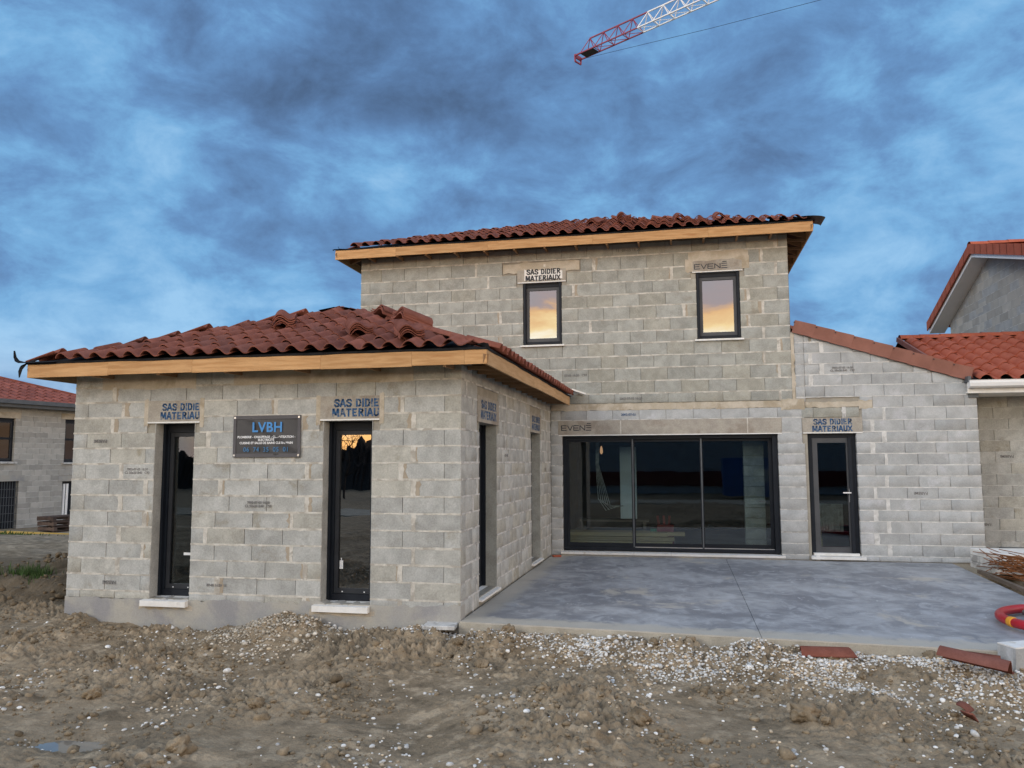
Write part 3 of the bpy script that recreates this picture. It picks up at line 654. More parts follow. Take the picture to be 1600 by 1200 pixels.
for k, (o_, l_) in enumerate(zip(opsF, linF)):
    lt = lintel(house, WF, l_[0], l_[1], L, l_[3])
    w_ = l_[1] - l_[0]; stencil(WF, lt, l_[0] + w_ * (.26, .22)[k], l_[1] - .012, L + .045, l_[3] - .04, .0062, ('SAS DIDIE', 'MATERIAU'))
    for sd_ in (l_[0] - .045, l_[1] - .005): patch(WF, wF, 'mortar_smear', 'render_beige', sd_, sd_ + .055, L - .05, l_[3] + .02, .0042, .012, k * 7 + int(sd_ * 9), 3)
    fr = window(house, WF, o_[0] - .012, o_[1] + .03, o_[2] + .004, L + .02, setback=.205, glass='glass_solar' if k else 'glass_dark', fw=.075, sash=.05, sticker=False)
    sill(house, WF, o_[0] - .075, o_[1] + .0, o_[2], out=.075, depth=.204, th=.088)
    if k == 0:
        st_ = MB(); WF.box(st_, o_[1] - .25, o_[1] - .125, .62, .652, -.2395, -.2375); st_.build('sticker', 'pvc_white', fr)
    else:
        st_ = MB(); WF.box(st_, o_[0] + .128, o_[0] + .172, .50, .60, -.2395, -.2375); WF.box(st_, o_[0] + .145, o_[0] + .155, .6, .63, -.2395, -.2375); st_.build('key_tag', 'pvc_white', fr)
    # inner blockwork of the reveal
    rv = MB(); WF.box(rv, o_[0] - .006, o_[0] + .0005, o_[2], L, -.19, -.004); WF.box(rv, o_[1] - .0005, o_[1] + .006, o_[2], L, -.19, -.004); rv.build('reveal', 'block_annex', wF)
for s_, z_, t_, h_ in ((.40, 2.05, 'FABEMI', .06), (.62, .30, 'FABEMI', .06)): stamp(WF, wF, s_, z_, t_, h_)
for s_, z_, t_ in ((.95, 1.67, '7002-07-05 16:20\nCL 50x20 B40   C93'), (2.62, 1.27, '7002-07-05 16:20\nCL 50x20 B40   C93'), (2.1, .30, '07-05 16:20  11')): stamp(WF, wF, s_, z_, t_, .042, False)
# --- wing side
opsS = [(.845, 1.81, .11, L), (4.37, 5.235, .10, L)]; linS = [(.74, 1.92, L, 2.60), (4.27, 5.34, L, 2.60)]
wS = core_wall(house, 'wall', WS, .02, D - .01, -.6, 2.95, opsS)
ROWS_S = [0.005] + ROWA[1:]
masonry(house, wS, WS, ROWS_S, .004, D, opsS + linS, 'block_annex', 'mortar_grey', 'L', first=(.5, .2), stain=False)
for o_, l_ in zip(opsS, linS):
    lt = lintel(house, WS, l_[0], l_[1], L, l_[3], lip=False); w_ = l_[1] - l_[0]; stencil(WS, lt, l_[0] + w_ * .14, l_[1] - w_ * .14, L + .05, l_[3] - .05, .0062)
    window(house, WS, o_[0] - .02, o_[1] + .02, o_[2] + .004, L + .02, setback=.205, glass='glass_dark', drop=False)
    sill(house, WS, o_[0] - .03, o_[1] + .04, o_[2], out=.05, depth=.204, th=.045)
    rv = MB(); WS.box(rv, o_[1] - .0005, o_[1] + .006, o_[2], L, -.19, -.004); WS.box(rv, o_[0] - .006, o_[0] + .0005, o_[2], L, -.19, -.004); rv.build('reveal', 'block_upper', wS)
stamp(WS, wS, 2.4, 1.86, 'C93  16:20', .05, False); stamp(WS, wS, 5.75, 1.63, 'C93', .06, False)
# wing, left and hidden sides
WL = Wall((-5.146, 6.4, 0), (0, -1, 0), (-1, 0, 0)); wL = core_wall(house, 'wall', WL, .02, 6.38, -.6, 2.95, [])
masonry(house, wL, WL, ROWA, 0, 6.196, [], 'block_annex', 'mortar', 'R', vis=0, rag=False)
# --- main front: lower storey
opM = [(.222, 4.192, .075, L)]; opD = [(4.714, 5.534, .10, L)]
opW = [(-.53, .240, 4.065, 5.292), (2.815, 3.607, 4.068, 5.33)]
linM = (.150, 4.268, L, 2.56); linD = (4.624, 5.646, L, 2.545)
verge_lo = lambda x: 4.117 - (x - 4.5) * (4.117 - 3.134) / (7.385 - 4.5)
ROWM = [.005, .10, .298, .497, .70, .90, 1.10, 1.303, 1.50, 1.695, 1.897, 2.092, 2.29, 2.56, 2.75]
ROWU = [2.872, 3.061, 3.298, 3.546, 3.782, 4.03, 4.256, 4.492, 4.742, 4.982, 5.225, 5.468, 5.738, 5.98]
wM = core_wall(house, 'wall', WM, -3.93, 4.485, -.6, 6.0, opM + opW)
masonry(house, wM, WM, ROWM, .004, 4.66, opM + [linM] + [(4.62, 5.6, 2.2, 2.56)], 'block_wing', 'mortar_grey', 'R', wide=0, stain=False, first=(.46, .46), jag=.6)
masonry(house, wM, WM, ROWU, -3.953, 4.478, opW + [(-.66, .345, 5.29, 5.60), (2.72, 3.70, 5.33, 5.66), (-.95, .62, 5.50, 5.70)], 'block_upper', 'mortar', 'L', first=(.2, .45), joint=.016)
bd = MB(); n = 90
ragged(bd, WM, [(.02 + 4.25 * i / n, 2.745 + random.gauss(0, .006)) for i in range(n + 1)], [(.02 + 4.25 * i / n, 2.868 + random.gauss(0, .004)) for i in range(n + 1)], .004, -.1); bd.build('cement_band', 'render_beige', wM)
patch(WM, wM, 'cement_band', 'render_beige', 4.27, 4.68, 2.70, 2.90, .0052, .008, 5, 6); patch(WM, wM, 'cement_band', 'render_beige', 4.69, 5.80, 2.735, 2.83, .0046, .007, 6, 14); patch(WM, wM, 'cement_band', 'render_beige', 5.60, 5.83, 2.70, 2.85, .0056, .01, 7, 4)
lt = lintel(house, WM, linM[0], linM[1], L, linM[3] - .005)
for x in (1.34, 3.66): l_ = MB(); WM.box(l_, x, x + .018, L + .02, linM[3] - .006, 0, .0055); l_.build('lintel_seam', 'mortar', lt)
mb = MB(); strokes(mb, WM, 'evenx', .215, 2.37, .09, 0, .017, .0058, adv=.28, width=.57); mb.build('painted_lettering', 'stencil_dark', lt)
lt = lintel(house, WM, linD[0], linD[1], L, linD[3])
stencil(WM, lt, 4.80, 5.47, 2.30, 2.52, .0062)
# --- lean-to on the right
wing_clip_d = Vector((7.385 - 4.5, 3.134 - 4.117)).normalized()
def clipw(cx, cz, bw, bh):
    hi_ = [verge_lo(cx + s_ * bw / 2) + .03 - (cz + t_ * bh / 2) for s_ in (-1, 1) for t_ in (-1, 1)]
    if min(hi_) > 0: return None
    if max(hi_) <= .02: return 'out'
    return (Vector((0, verge_lo(cx) + .03 - cz, 0)), Vector((-wing_clip_d.y, wing_clip_d.x, 0)))
ROWW = [.005, .10, .298, .497, .702, .897, 1.098, 1.303, 1.501, 1.693, 1.898, 2.092, 2.29, 2.495, 2.716, 2.922, 3.128, 3.33, 3.53, 3.73, 3.93, 4.13]
wW = core_wall(house, 'wall', WM, 4.49, 7.52, -.6, 4.2, opD, top=lambda x: verge_lo(x) + .02)
masonry(house, wW, WM, ROWW, 4.70, 7.534, opD + [linD] + [(4.6, 5.62, 2.5, 2.84)], 'block_wing', 'mortar_pale', 'R', first=(.2, .5), clip=clipw, joint=.010, jag=.8, wide=.05, stain=False, bedq=.003)
masonry(house, wW, WM, [2.84, 2.922, 3.128, 3.33, 3.53, 3.73, 3.93, 4.13], 4.535, 4.70, [], 'block_wing', 'mortar_grey', 'R', clip=clipw, joint=.010, stain=False, wide=0, bedq=.003)
masonry(house, wW, WM, [2.545, 2.735], 4.62, 5.60, [], 'block_upper', 'mortar_grey', 'L', stain=False)
vj = MB(); ragged(vj, WM, [(4.476, 2.86 + (4.12 - 2.86) * i / 24) for i in range(25)][::1], [(4.535 + random.gauss(0, .009), 2.86 + (4.12 - 2.86) * i / 24) for i in range(25)], .003, -.02)
vj.f = [f[::-1] for f in vj.f]; vj.build('cement_joint', 'render_beige', wW)
stamp(WM, wW, 6.55, 1.20, 'FABEMI', .07); stamp(WM, wW, 5.35, 3.42, '7002-07-05 16:20\nCL 50x20 B40   C93', .05, False)
stamp(WM, wM, .50, 3.43, '07-05 16:20   C93', .06, False); stamp(WM, wM, 1.55, 2.96, '2002-07-05 16:20', .06, False); stamp(WM, wM, 1.5, 2.655, '2002-07-05', .06, False, 'stencil_blue'); stamp(WM, wM, 1.55, 5.84, '11  07-05 16:20', .075, False)
# upper windows
for k, (o_, lz) in enumerate(zip(opW, (5.30, 5.34))):
    s0, s1, z0, z1 = o_; lx = ((-.645, .33), (2.735, 3.675))[k]
    lt = lintel(house, WM, lx[0], lx[1], z1 + .008, z1 + .265)
    if k == 0:
        patch(WM, wM, 'cement_patch', 'render_beige', -.93, .60, 5.505, 5.70, .0032, .012, 11, 14); patch(WM, lt, 'paint_patch', 'paint_white', -.50, .26, 5.36, 5.545, .0052, .012, 12, 12)
        stencil(WM, lt, -.47, .22, 5.335, 5.56, .0072, mat='stencil_dark')
        hk = MB(); strokes(hk, WM, 'II', -.11, 5.61, .045, 0, .012, .0062, wide=1.2); hk.build('chalk_mark', 'paint_white', wM)
    else:
        patch(WM, wM, 'cement_patch', 'render_beige', 2.68, 3.78, 5.555, 5.735, .0042, .013, 13, 16); patch(WM, wM, 'cement_patch', 'render_beige', 2.62, 2.76, 5.35, 5.60, .0048, .014, 14, 3); patch(WM, wM, 'cement_patch', 'render_beige', 3.66, 3.79, 5.37, 5.6, .0048, .014, 15, 3)
        mb = MB(); strokes(mb, WM, 'evenx', 2.79, 5.40, .085, 0, .017, .0058, adv=.28, width=.60); mb.build('painted_lettering', 'stencil_dark', lt)
    window(house, WM, s0 + .004, s1 - .004, z0 + .004, z1 - .004, setback=.06, glass='glass_solar', fw=.05, sash=.055, top_box=.03, drop=False, sash_mat='frame_grey', guides=True)
    sill(house, WM, s0 - .05, s1 + .05, z0, out=.05, depth=.16, th=.05)
# sliding glass doors
o_ = opM[0]; a, b, c, d = o_[0] + .005, o_[1] - .005, .10, L - .006; q = -.10
f = MB(); fw = .058
WM.box(f, a, a + fw, c, d, q - .16, q); WM.box(f, b - fw * 1.5, b, c, d, q - .16, q + .02); WM.box(f, a + fw, b - fw * 1.5, d - fw * 1.15, d, q - .16, q); WM.box(f, a + fw, b - fw * 1.5, c, c + fw * 1.1, q - .16, q)
slid = f.build('sliding_door', 'anthracite', house)
x0, x1 = a + fw + .003, b - fw * 1.5 - .003; zz0, zz1 = c + fw * 1.1 + .003, d - fw * 1.15 - .003; wpan = (x1 - x0) / 3
for k in range(3):
    p0, p1 = x0 + wpan * k, x0 + wpan * (k + 1); qq = q - .02 - .045 * k; s_ = MB(); sw = .055 if k == 0 else .03; sr = .03 if k < 2 else .06
    WM.box(s_, p0, p0 + sw, zz0, zz1, qq - .04, qq); WM.box(s_, p1 - sr, p1, zz0, zz1, qq - .04, qq); WM.box(s_, p0 + sw, p1 - sr, zz1 - .05, zz1, qq - .04, qq); WM.box(s_, p0 + sw, p1 - sr, zz0, zz0 + .07, qq - .04, qq)
    s_.build('door_leaf', 'anthracite', slid); g_ = MB(); WM.box(g_, p0 + sw, p1 - sr, zz0 + .07, zz1 - .05, qq - .025, qq - .018); g_.build('pane', 'glass_dark', slid)
    if k: mull = MB(); WM.box(mull, p0 - .012, p0 + .012, zz0, zz1, q - .016, q - .004); mull.build('meeting_stile', 'zinc', slid)
    if k: rl = MB(); WM.box(rl, p0 + .02, p1 - .02, zz0 - .004, zz0 + .008, q - .012, q + .004); rl.build('rail', 'steel', slid)
hd = MB(); WM.box(hd, x1 - .25, x1 - .13, 1.02, 1.035, q - .09, q - .07); hd.build('handle', 'zinc', slid)
for x0_, x1_ in ((.19, 1.545), (1.55, 2.235), (2.24, 4.25)): sill(house, WM, x0_, x1_, .085, out=.06, depth=.2, th=.05, slope=.012)
bz = MB(); WM.box(bz, .19, 4.25, .0, .034, -.2, .035); bz.build('door_step', 'plinth', house)
# glazed door
a, b, c, d = 4.72, 5.528, .135, L - .006; q = -.085; f = MB()
WM.box(f, a, a + .07, c - .03, d, q - .07, q); WM.box(f, b - .07, b, c - .03, d, q - .07, q); WM.box(f, a + .07, b - .07, d - .08, d, q - .07, q)
WM.box(f, b - .135, b - .075, c, d - .085, q + .002, q + .045)
dr = f.build('door', 'anthracite', house)
a2, b2, d2 = a + .074, b - .074, d - .084; s_ = MB(); q2 = q - .008
WM.box(s_, a2, a2 + .085, c, d2, q2 - .055, q2); WM.box(s_, b2 - .085, b2, c, d2, q2 - .055, q2); WM.box(s_, a2 + .085, b2 - .085, d2 - .085, d2, q2 - .055, q2); WM.box(s_, a2 + .085, b2 - .085, c, c + .10, q2 - .055, q2); s_.build('door_leaf', 'frame_grey', dr)
g_ = MB(); WM.box(g_, a2 + .085, b2 - .085, c + .10, d2 - .085, q2 - .03, q2 - .022); g_.build('pane', 'glass_dark', dr)
hx = b2 - .045; hd = MB(); WM.box(hd, hx - .018, hx + .018, 1.03, 1.27, q2, q2 + .012); hd.bar(WM.P(hx, 1.2, q2 + .01), WM.P(hx, 1.2, q2 + .055), .018); hd.bar(WM.P(hx + .008, 1.2, q2 + .055), WM.P(hx - .13, 1.2, q2 + .055), .016, .02); hd.build('handle', 'pvc_white', dr)
th = MB(); WM.box(th, a + .02, b - .02, .09, c - .002, -.16, .004); th.build('threshold', 'paint_white', dr)
sill(house, WM, 4.69, 5.60, .085, out=.075, depth=.2, th=.055, slope=.012)

# upper hidden sides of the main block
for Wn, ln in ((Wall((4.485, D, 0), (0, 1, 0), (1, 0, 0)), 8.0), (Wall((-3.953, D + 8, 0), (0, -1, 0), (-1, 0, 0)), 8.0)):
    wp = core_wall(house, 'wall', Wn, .03, ln - .02, -.6, 6.0, []); masonry(house, wp, Wn, ROWU, .204 if Wn.n.x > 0 else 0, ln - (.204 if Wn.n.x < 0 else 0), [], 'block_upper', 'mortar', 'L', vis=0, rag=False)
wb = MB(); wb.box(-3.95, 7.53, D + 7.8, D + 8, -.6, 3.2); wb.box(-3.95, 4.48, D + 7.8, D + 8, 3.2, 6.0); wb.build('wall', 'block_far', house)
wr = MB(); wr.box(7.34, 7.534, D + .2, D + 7.8, -.6, 3.05); wr.build('wall', 'block_wing', house)
# interiors
def room(x0, x1, y0, y1, z0, z1, mat='room'):
    b = MB(); t = .05
    b.box(x0 - t, x1 + t, y0 - .0, y1 + t, z0 - t, z0); b.box(x0 - t, x1 + t, y0, y1 + t, z1, z1 + t); b.box(x0 - t, x0, y0, y1, z0, z1); b.box(x1, x1 + t, y0, y1, z0, z1); b.box(x0 - t, x1 + t, y1, y1 + t, z0, z1)
    return b.build('room_lining', mat, house)
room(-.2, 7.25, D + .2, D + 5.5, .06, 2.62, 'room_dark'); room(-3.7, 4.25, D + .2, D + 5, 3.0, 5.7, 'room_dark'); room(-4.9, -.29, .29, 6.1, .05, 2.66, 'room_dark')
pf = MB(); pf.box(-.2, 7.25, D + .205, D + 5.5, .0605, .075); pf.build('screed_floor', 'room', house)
def pillar_pieces(x0, x1, y, z0, z1):
    for i in range(int((z1 - z0) / .2)): 
        b = MB(); b.box(x0, x1, y, y + .2, z0 + i * .2 + .005, z0 + i * .2 + .195); b.build('concrete_pier_block', 'block_annex', pier)
pier = MB().box(3.66, 4.0, D + .95, D + 1.12, .08, 2.6).build('interior_pier', 'core', house); pillar_pieces(3.64, 4.02, D + .9, .08, 2.6)

# ------------------------------------------------------------------ roofs
TP, TL, TE = .237, .425, .345      # tile pitch, length, exposure
def tile_mesh(kx, mat, name='roof_tile'):
    n = 10; us = [i / n for i in range(n + 1)]; h = .062 * kx; t = .013; w = TP * kx * 1.10
    def zf(u):
        if u < .64: return h * math.sin(math.pi * u / .64) ** .85
        return -.012 * math.sin(math.pi * (u - .64) / .36)
    mb = MB(); V = []
    for y in (0, TL * kx):
        V += [((u - .5) * w, y, zf(u) + t) for u in us]; V += [((u - .5) * w, y, zf(u)) for u in us]
    m_ = n + 1; F = []
    for i in range(n):
        F += [(i, i + 1, 2 * m_ + i + 1, 2 * m_ + i), (m_ + i + 1, m_ + i, 3 * m_ + i, 3 * m_ + i + 1), (m_ + i, m_ + i + 1, i + 1, i), (2 * m_ + i, 2 * m_ + i + 1, 3 * m_ + i + 1, 3 * m_ + i)]
    F += [(m_, 0, 2 * m_, 3 * m_), (n, m_ + n, 3 * m_ + n, 2 * m_ + n)]
    mb.add(V, F); me = mb.mesh(name, mat, True)
    try: me.set_sharp_from_angle(angle=R(50))
    except Exception: pass
    return me
TILE = tile_mesh(1, 'tile')
def slope_tiles(root, part, O, e, up_h, length, run, s, lift, m0=.35, m1=.35, kx=1, me=None, vis=1, hip0=True, hip1=True, skip=None, jit=1.0, over=.05):
    """courses of tiles on one slope: O eave corner, e along the eave, up_h horizontal up-slope"""
    me = me or TILE; e, up_h = Vector(e), Vector(up_h); ang = math.atan(s); ups = (up_h * math.cos(ang) + Z * math.sin(ang)); nn = e.cross(ups)
    p_, ex = TP * kx, TE * kx; rows = int(run / math.cos(ang) / ex); r = random.Random(int(length * 100)); rows = max(rows, 1)
    for jx in range(rows):
        rr = jx * ex * math.cos(ang)
        for i in range(int(length / p_)):
            a = (i + .5) * p_ + (length % p_) / 2
            if hip0 and a - rr < m0 - .02 * jx: continue
            if hip1 and length - a - rr < m1 - .02 * jx: continue
            if skip and skip(i, jx): continue
            pos = Vector(O) + e * a + ups * (jx * ex - over) + nn * (lift + r.gauss(0, .003) * jit)
            tl = .030 / (TL * kx); M3 = Matrix((e, ups, nn)).transposed().to_4x4(); M3.translation = pos + nn * .030
            mw = M3 @ Matrix.Rotation(-tl + r.gauss(0, .008) * jit, 4, 'X') @ Matrix.Rotation(r.gauss(0, .012) * jit, 4, 'Z')
            piece(root, part, 'roof_tile', me, mw, vis * view_area(pos + ups * .15, nn * .8 - ups * .5, p_ * ex))
SL = .36
def hip_roof(x0, x1, y0, y1, ze, fz0, fz1, name_lbl, full_back=True, visible=None, margins=None, fm='fascia', along_y=False):
    """hip roof: dark underlay deck, tiles on each slope, fascia boards, rafters"""
    half = min(x1 - x0, (y1 - y0) if full_back else 99) / 2
    if along_y: r0 = Vector(((x0 + x1) / 2, y0 + half, ze + SL * half)); r1 = Vector(((x0 + x1) / 2, y1, ze + SL * half))
    else: half = (y1 - y0) / 2; r0 = Vector((x0 + half, y0 + half, ze + SL * half)); r1 = Vector((x1 - half, y0 + half, ze + SL * half))
    A, B, Cc, Dd = Vector((x0, y0, ze)), Vector((x1, y0, ze)), Vector((x1, y1, ze)), Vector((x0, y1, ze))
    dk = MB(); dn = Vector((0, 0, -.03))
    F = [(A, B, r0), (B, Cc, r1, r0), (Dd, A, r0, r1)] if along_y else [(A, B, r1, r0), (B, Cc, r1), (Cc, Dd, r0, r1), (Dd, A, r0)]
    for q in F: dk.add(q, [tuple(range(len(q)))])
    deck = dk.build('roof', 'membrane', house)
    uk = MB()
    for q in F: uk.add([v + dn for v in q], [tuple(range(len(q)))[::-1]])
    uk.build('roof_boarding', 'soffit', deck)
    return deck, half
# wing roof
ex0, ex1, ey0 = -5.546, .40, -.40
deckA, halfA = hip_roof(ex0, ex1, ey0, D - .005, 3.005, 2.845, 3.015, '', along_y=True)
slope_tiles(house, deckA, (ex0, ey0, 3.005), (1, 0, 0), (0, 1, 0), ex1 - ex0, halfA, SL, .034, m0=.50, m1=.30, over=.035)
slope_tiles(house, deckA, (ex1, ey0, 3.005), (0, 1, 0), (-1, 0, 0), D - ey0, halfA, SL, .034, m0=.40, m1=0, hip1=False)
slope_tiles(house, deckA, (ex0, D - .02, 3.005), (0, -1, 0), (1, 0, 0), D - .02 - ey0, halfA, SL, .035, m0=0, m1=.16, hip0=False, vis=.3)
# main roof
mx0, mx1, my0, my1 = -4.353, 4.885, D - .4, D + 8.4
deckM, halfM = hip_roof(mx0, mx1, my0, my1, 6.085, 5.905, 6.09, '')
slope_tiles(house, deckM, (mx0, my0, 6.085), (1, 0, 0), (0, 1, 0), mx1 - mx0, halfM, SL, .034, m0=.42, m1=.05, jit=1.4, over=.035)
slope_tiles(house, deckM, (mx1, my0, 6.085), (0, 1, 0), (-1, 0, 0), my1 - my0, halfM, SL, .012, m0=.30, m1=.3, vis=.2)
slope_tiles(house, deckM, (mx0, my1, 6.085), (0, -1, 0), (1, 0, 0), my1 - my0, halfM, SL, .012, vis=.01)
slope_tiles(house, deckM, (mx1, my1, 6.085), (-1, 0, 0), (0, -1, 0), mx1 - mx0, halfM, SL, .012, vis=0)
# fascia boards, in lengths
def fascia(a, b, z0, z1, n, splits, mat='fascia', th=.027):
    a, b, n = Vector(a), Vector(b), Vector(n); L_ = (b - a).length; d = (b - a) / L_; cuts = [0] + splits + [L_]
    for s0, s1 in zip(cuts, cuts[1:]):
        p0, p1 = a + d * (s0 + .0012), a + d * (s1 - .0012); w = n * -th; mb = MB(); dz_ = random.gauss(0, .003)
        mb.hexa([Vector((*p0.xy, z0 + dz_)), Vector((*p1.xy, z0 + dz_)), Vector((*(p1 + w).xy, z0 + dz_)), Vector((*(p0 + w).xy, z0 + dz_)), Vector((*p0.xy, z1 + dz_)), Vector((*p1.xy, z1 + dz_)), Vector((*(p1 + w).xy, z1 + dz_)), Vector((*(p0 + w).xy, z1 + dz_))])
        mb.build('fascia_board', mat, house)
fascia((ex0 + .03, ey0, 0), (ex1, ey0, 0), 2.842, 3.012, (0, -1, 0), [1.15, 2.3, 3.95, 5.05, 5.66])
fascia((ex1, ey0 + .028, 0), (ex1, D - .15, 0), 2.842, 3.012, (1, 0, 0), [2.9, 4.9], 'fascia_side')
fascia((ex0, D, 0), (ex0, ey0 + .028, 0), 2.842, 3.012, (-1, 0, 0), [3.0], 'fascia_side')
fascia((mx0, my0, 0), (mx1, my0, 0), 5.90, 6.088, (0, -1, 0), [1.3, 3.2, 5.25, 7.4])
fascia((mx1, my0 + .028, 0), (mx1, my1, 0), 5.90, 6.088, (1, 0, 0), [3.0, 6.0], 'fascia_side'); fascia((mx0, my1, 0), (mx0, my0 + .028, 0), 5.90, 6.088, (-1, 0, 0), [3.0], 'fascia_side')
# rafters under the eaves
def rafters(p0, d, inw, n, sp, z_e, depth=.46, w=.05, h=.10):
    for i in range(n):
        a = Vector(p0) + Vector(d) * (sp * (i + .5)); mb = MB(); b = a + Vector(inw) * depth
        mb.bar(Vector((a.x, a.y, z_e - .085)) + Vector(inw) * .03, Vector((b.x, b.y, z_e - .085 + SL * depth)), w, h); mb.build('rafter', 'rafter', house)
rafters((ex0 + .5, ey0, 0), (1, 0, 0), (0, 1, 0), 9, .58, 3.005, .45); rafters((ex1, ey0 + .45, 0), (0, 1, 0), (-1, 0, 0), 13, .47, 3.005, .45)
rafters((mx0 + .45, my0, 0), (1, 0, 0), (0, 1, 0), 14, .60, 6.085, .45); rafters((mx1, my0 + .4, 0), (0, 1, 0), (-1, 0, 0), 13, .6, 6.085, .45); rafters((mx0, my0 + .4, 0), (0, 1, 0), (1, 0, 0), 8, .6, 6.085, .45)
for a, b in (((ex1 - .01, ey0 + .01, 2.90), (ex1 - .47, ey0 + .47, 3.05)), ((ex0 + .02, ey0 + .02, 2.90), (ex0 + .47, ey0 + .47, 3.05)), ((mx1 - .01, my0 + .01, 5.97), (mx1 - .47, my0 + .47, 6.12)), ((mx0 + .01, my0 + .01, 5.97), (mx0 + .47, my0 + .47, 6.12))):
    MB().bar(a, b, .06, .10).build('hip_rafter', 'rafter', house)
def battens(p0, d, inw, n, sp, z0, depth=.36, w=.035, h=.05):
    for i in range(n):
        a = Vector(p0) + Vector(d) * (sp * (i + .5)) + Vector(inw) * .03; b = a + Vector(inw) * depth; mb = MB(); mb.bar(Vector((a.x, a.y, z0)), Vector((b.x, b.y, z0 + .01)), w, h); mb.build('soffit_batten', 'rafter', house)
battens((mx0 + .42, my0, 0), (1, 0, 0), (0, 1, 0), 14, .60, 5.905); battens((ex1, ey0 + .42, 0), (0, 1, 0), (-1, 0, 0), 13, .47, 2.872); battens((ex0 + .5, ey0, 0), (1, 0, 0), (0, 1, 0), 6, .9, 2.852); battens((mx1, my0 + .42, 0), (0, 1, 0), (-1, 0, 0), 10, .6, 5.93)
# membrane strips above the fascias and loose flaps
def sag(a, b, z, out, name='eave_membrane', n=40, drop=.035):
    a, b, out = Vector(a), Vector(b), Vector(out); up, lo = [], []
    for i in range(n + 1):
        p_ = a.lerp(b, i / n); k = .5 + .5 * math.sin(i * .9) * math.sin(i * .37 + 1)
        up.append(Vector((p_.x, p_.y, z + .028)) - out * .06); lo.append(Vector((p_.x, p_.y, z - .004 - drop * .35 * k)) + out * .006)
    mb = MB(); md = [Vector((v.x, v.y, z + .016)) + out * .010 for v in [a.lerp(b, i / n) for i in range(n + 1)]]
    mb.add(up + md + lo, [(i, n + 1 + i, n + 2 + i, i + 1) for i in range(n)] + [(n + 1 + i, 2 * n + 2 + i, 2 * n + 3 + i, n + 2 + i) for i in range(n)])
    mb.build(name, 'membrane', house, True)
sag((ex0, ey0, 0), (ex1, ey0, 0), 3.012, (0, -1, 0)); sag((ex1, ey0, 0), (ex1, D - .1, 0), 3.012, (1, 0, 0)); sag((mx0, my0, 0), (mx1, my0, 0), 6.088, (0, -1, 0)); sag((mx1, my0, 0), (mx1, my1, 0), 6.088, (1, 0, 0))
def flap(pts, w0, w1, wd):
    mb = MB(); n = len(pts); V = []
    for i, q in enumerate(pts):
        w = w0 + (w1 - w0) * i / (n - 1); V += [Vector(q) - Vector(wd) * w, Vector(q) + Vector(wd) * w]
    V2 = [v + Vector((0, -.003, .002)) for v in V]
    mb.add(V + V2, [(2 * i, 2 * i + 1, 2 * i + 3, 2 * i + 2) for i in range(n - 1)] + [(2 * n + 2 * i + 1, 2 * n + 2 * i, 2 * n + 2 * i + 2, 2 * n + 2 * i + 3) for i in range(n - 1)]); mb.build('membrane_flap', 'membrane', house, True)
flap([(ex0 + .45, ey0 + .02, 3.035), (ex0 + .1, ey0 + .0, 3.03), (ex0 - .06, ey0 - .01, 3.03), (ex0 - .12, ey0 - .01, 3.05), (ex0 - .155, ey0 - .01, 3.10), (ex0 - .17, ey0 - .01, 3.18)], .07, .012, (0, 1, .28))
flap([(ex0 + .10, ey0 - .006, 3.035), (ex0 + .02, ey0 - .012, 3.02), (ex0 - .02, ey0 - .012, 2.99), (ex0 - .06, ey0 - .015, 2.93), (ex0 - .075, ey0 - .01, 2.84)], .085, .006, (1, .2, .5))
flap([(ex1 - .18, ey0 + .14, 3.07), (ex1 - .10, ey0 + .05, 3.075), (ex1 - .02, ey0 - .005, 3.055), (ex1 + .012, ey0 - .012, 3.0)], .13, .05, (.7, -.7, 0))
flap([(mx0 + .2, my0, 6.10), (mx0 - .01, my0 - .01, 6.10), (mx0 - .05, my0 - .01, 6.085)], .02, .03, (0, 1, 0)); flap([(mx0 + .16, my0, 6.10), (mx0 + .08, my0, 6.11), (mx0 + .06, my0, 6.16)], .03, .01, (0, 1, 0))
mb = MB(); c_ = Vector((mx1 - .01, my0 + .05, 6.13))          # half-round piece lying over the right corner
V = []; n = 10
for y in (-.1, .42):
    for i in range(n + 1): t = math.pi * i / n; V.append(c_ + Vector((.30 * math.cos(t) * 1.0 - .08, y, .055 * math.sin(t) - .015)))
mb.add(V, [(i, i + 1, n + 2 + i, n + 1 + i) for i in range(n)]); mb.build('corner_flashing', 'zinc', house, True)
# ridge piece at the wing's apex
flap([(-2.9, halfA - .55, 4.07), (-2.7, halfA - .45, 4.13), (-2.5, halfA - .45, 4.12), (-2.3, halfA - .55, 4.06)], .14, .12, (0, 1, -.1))
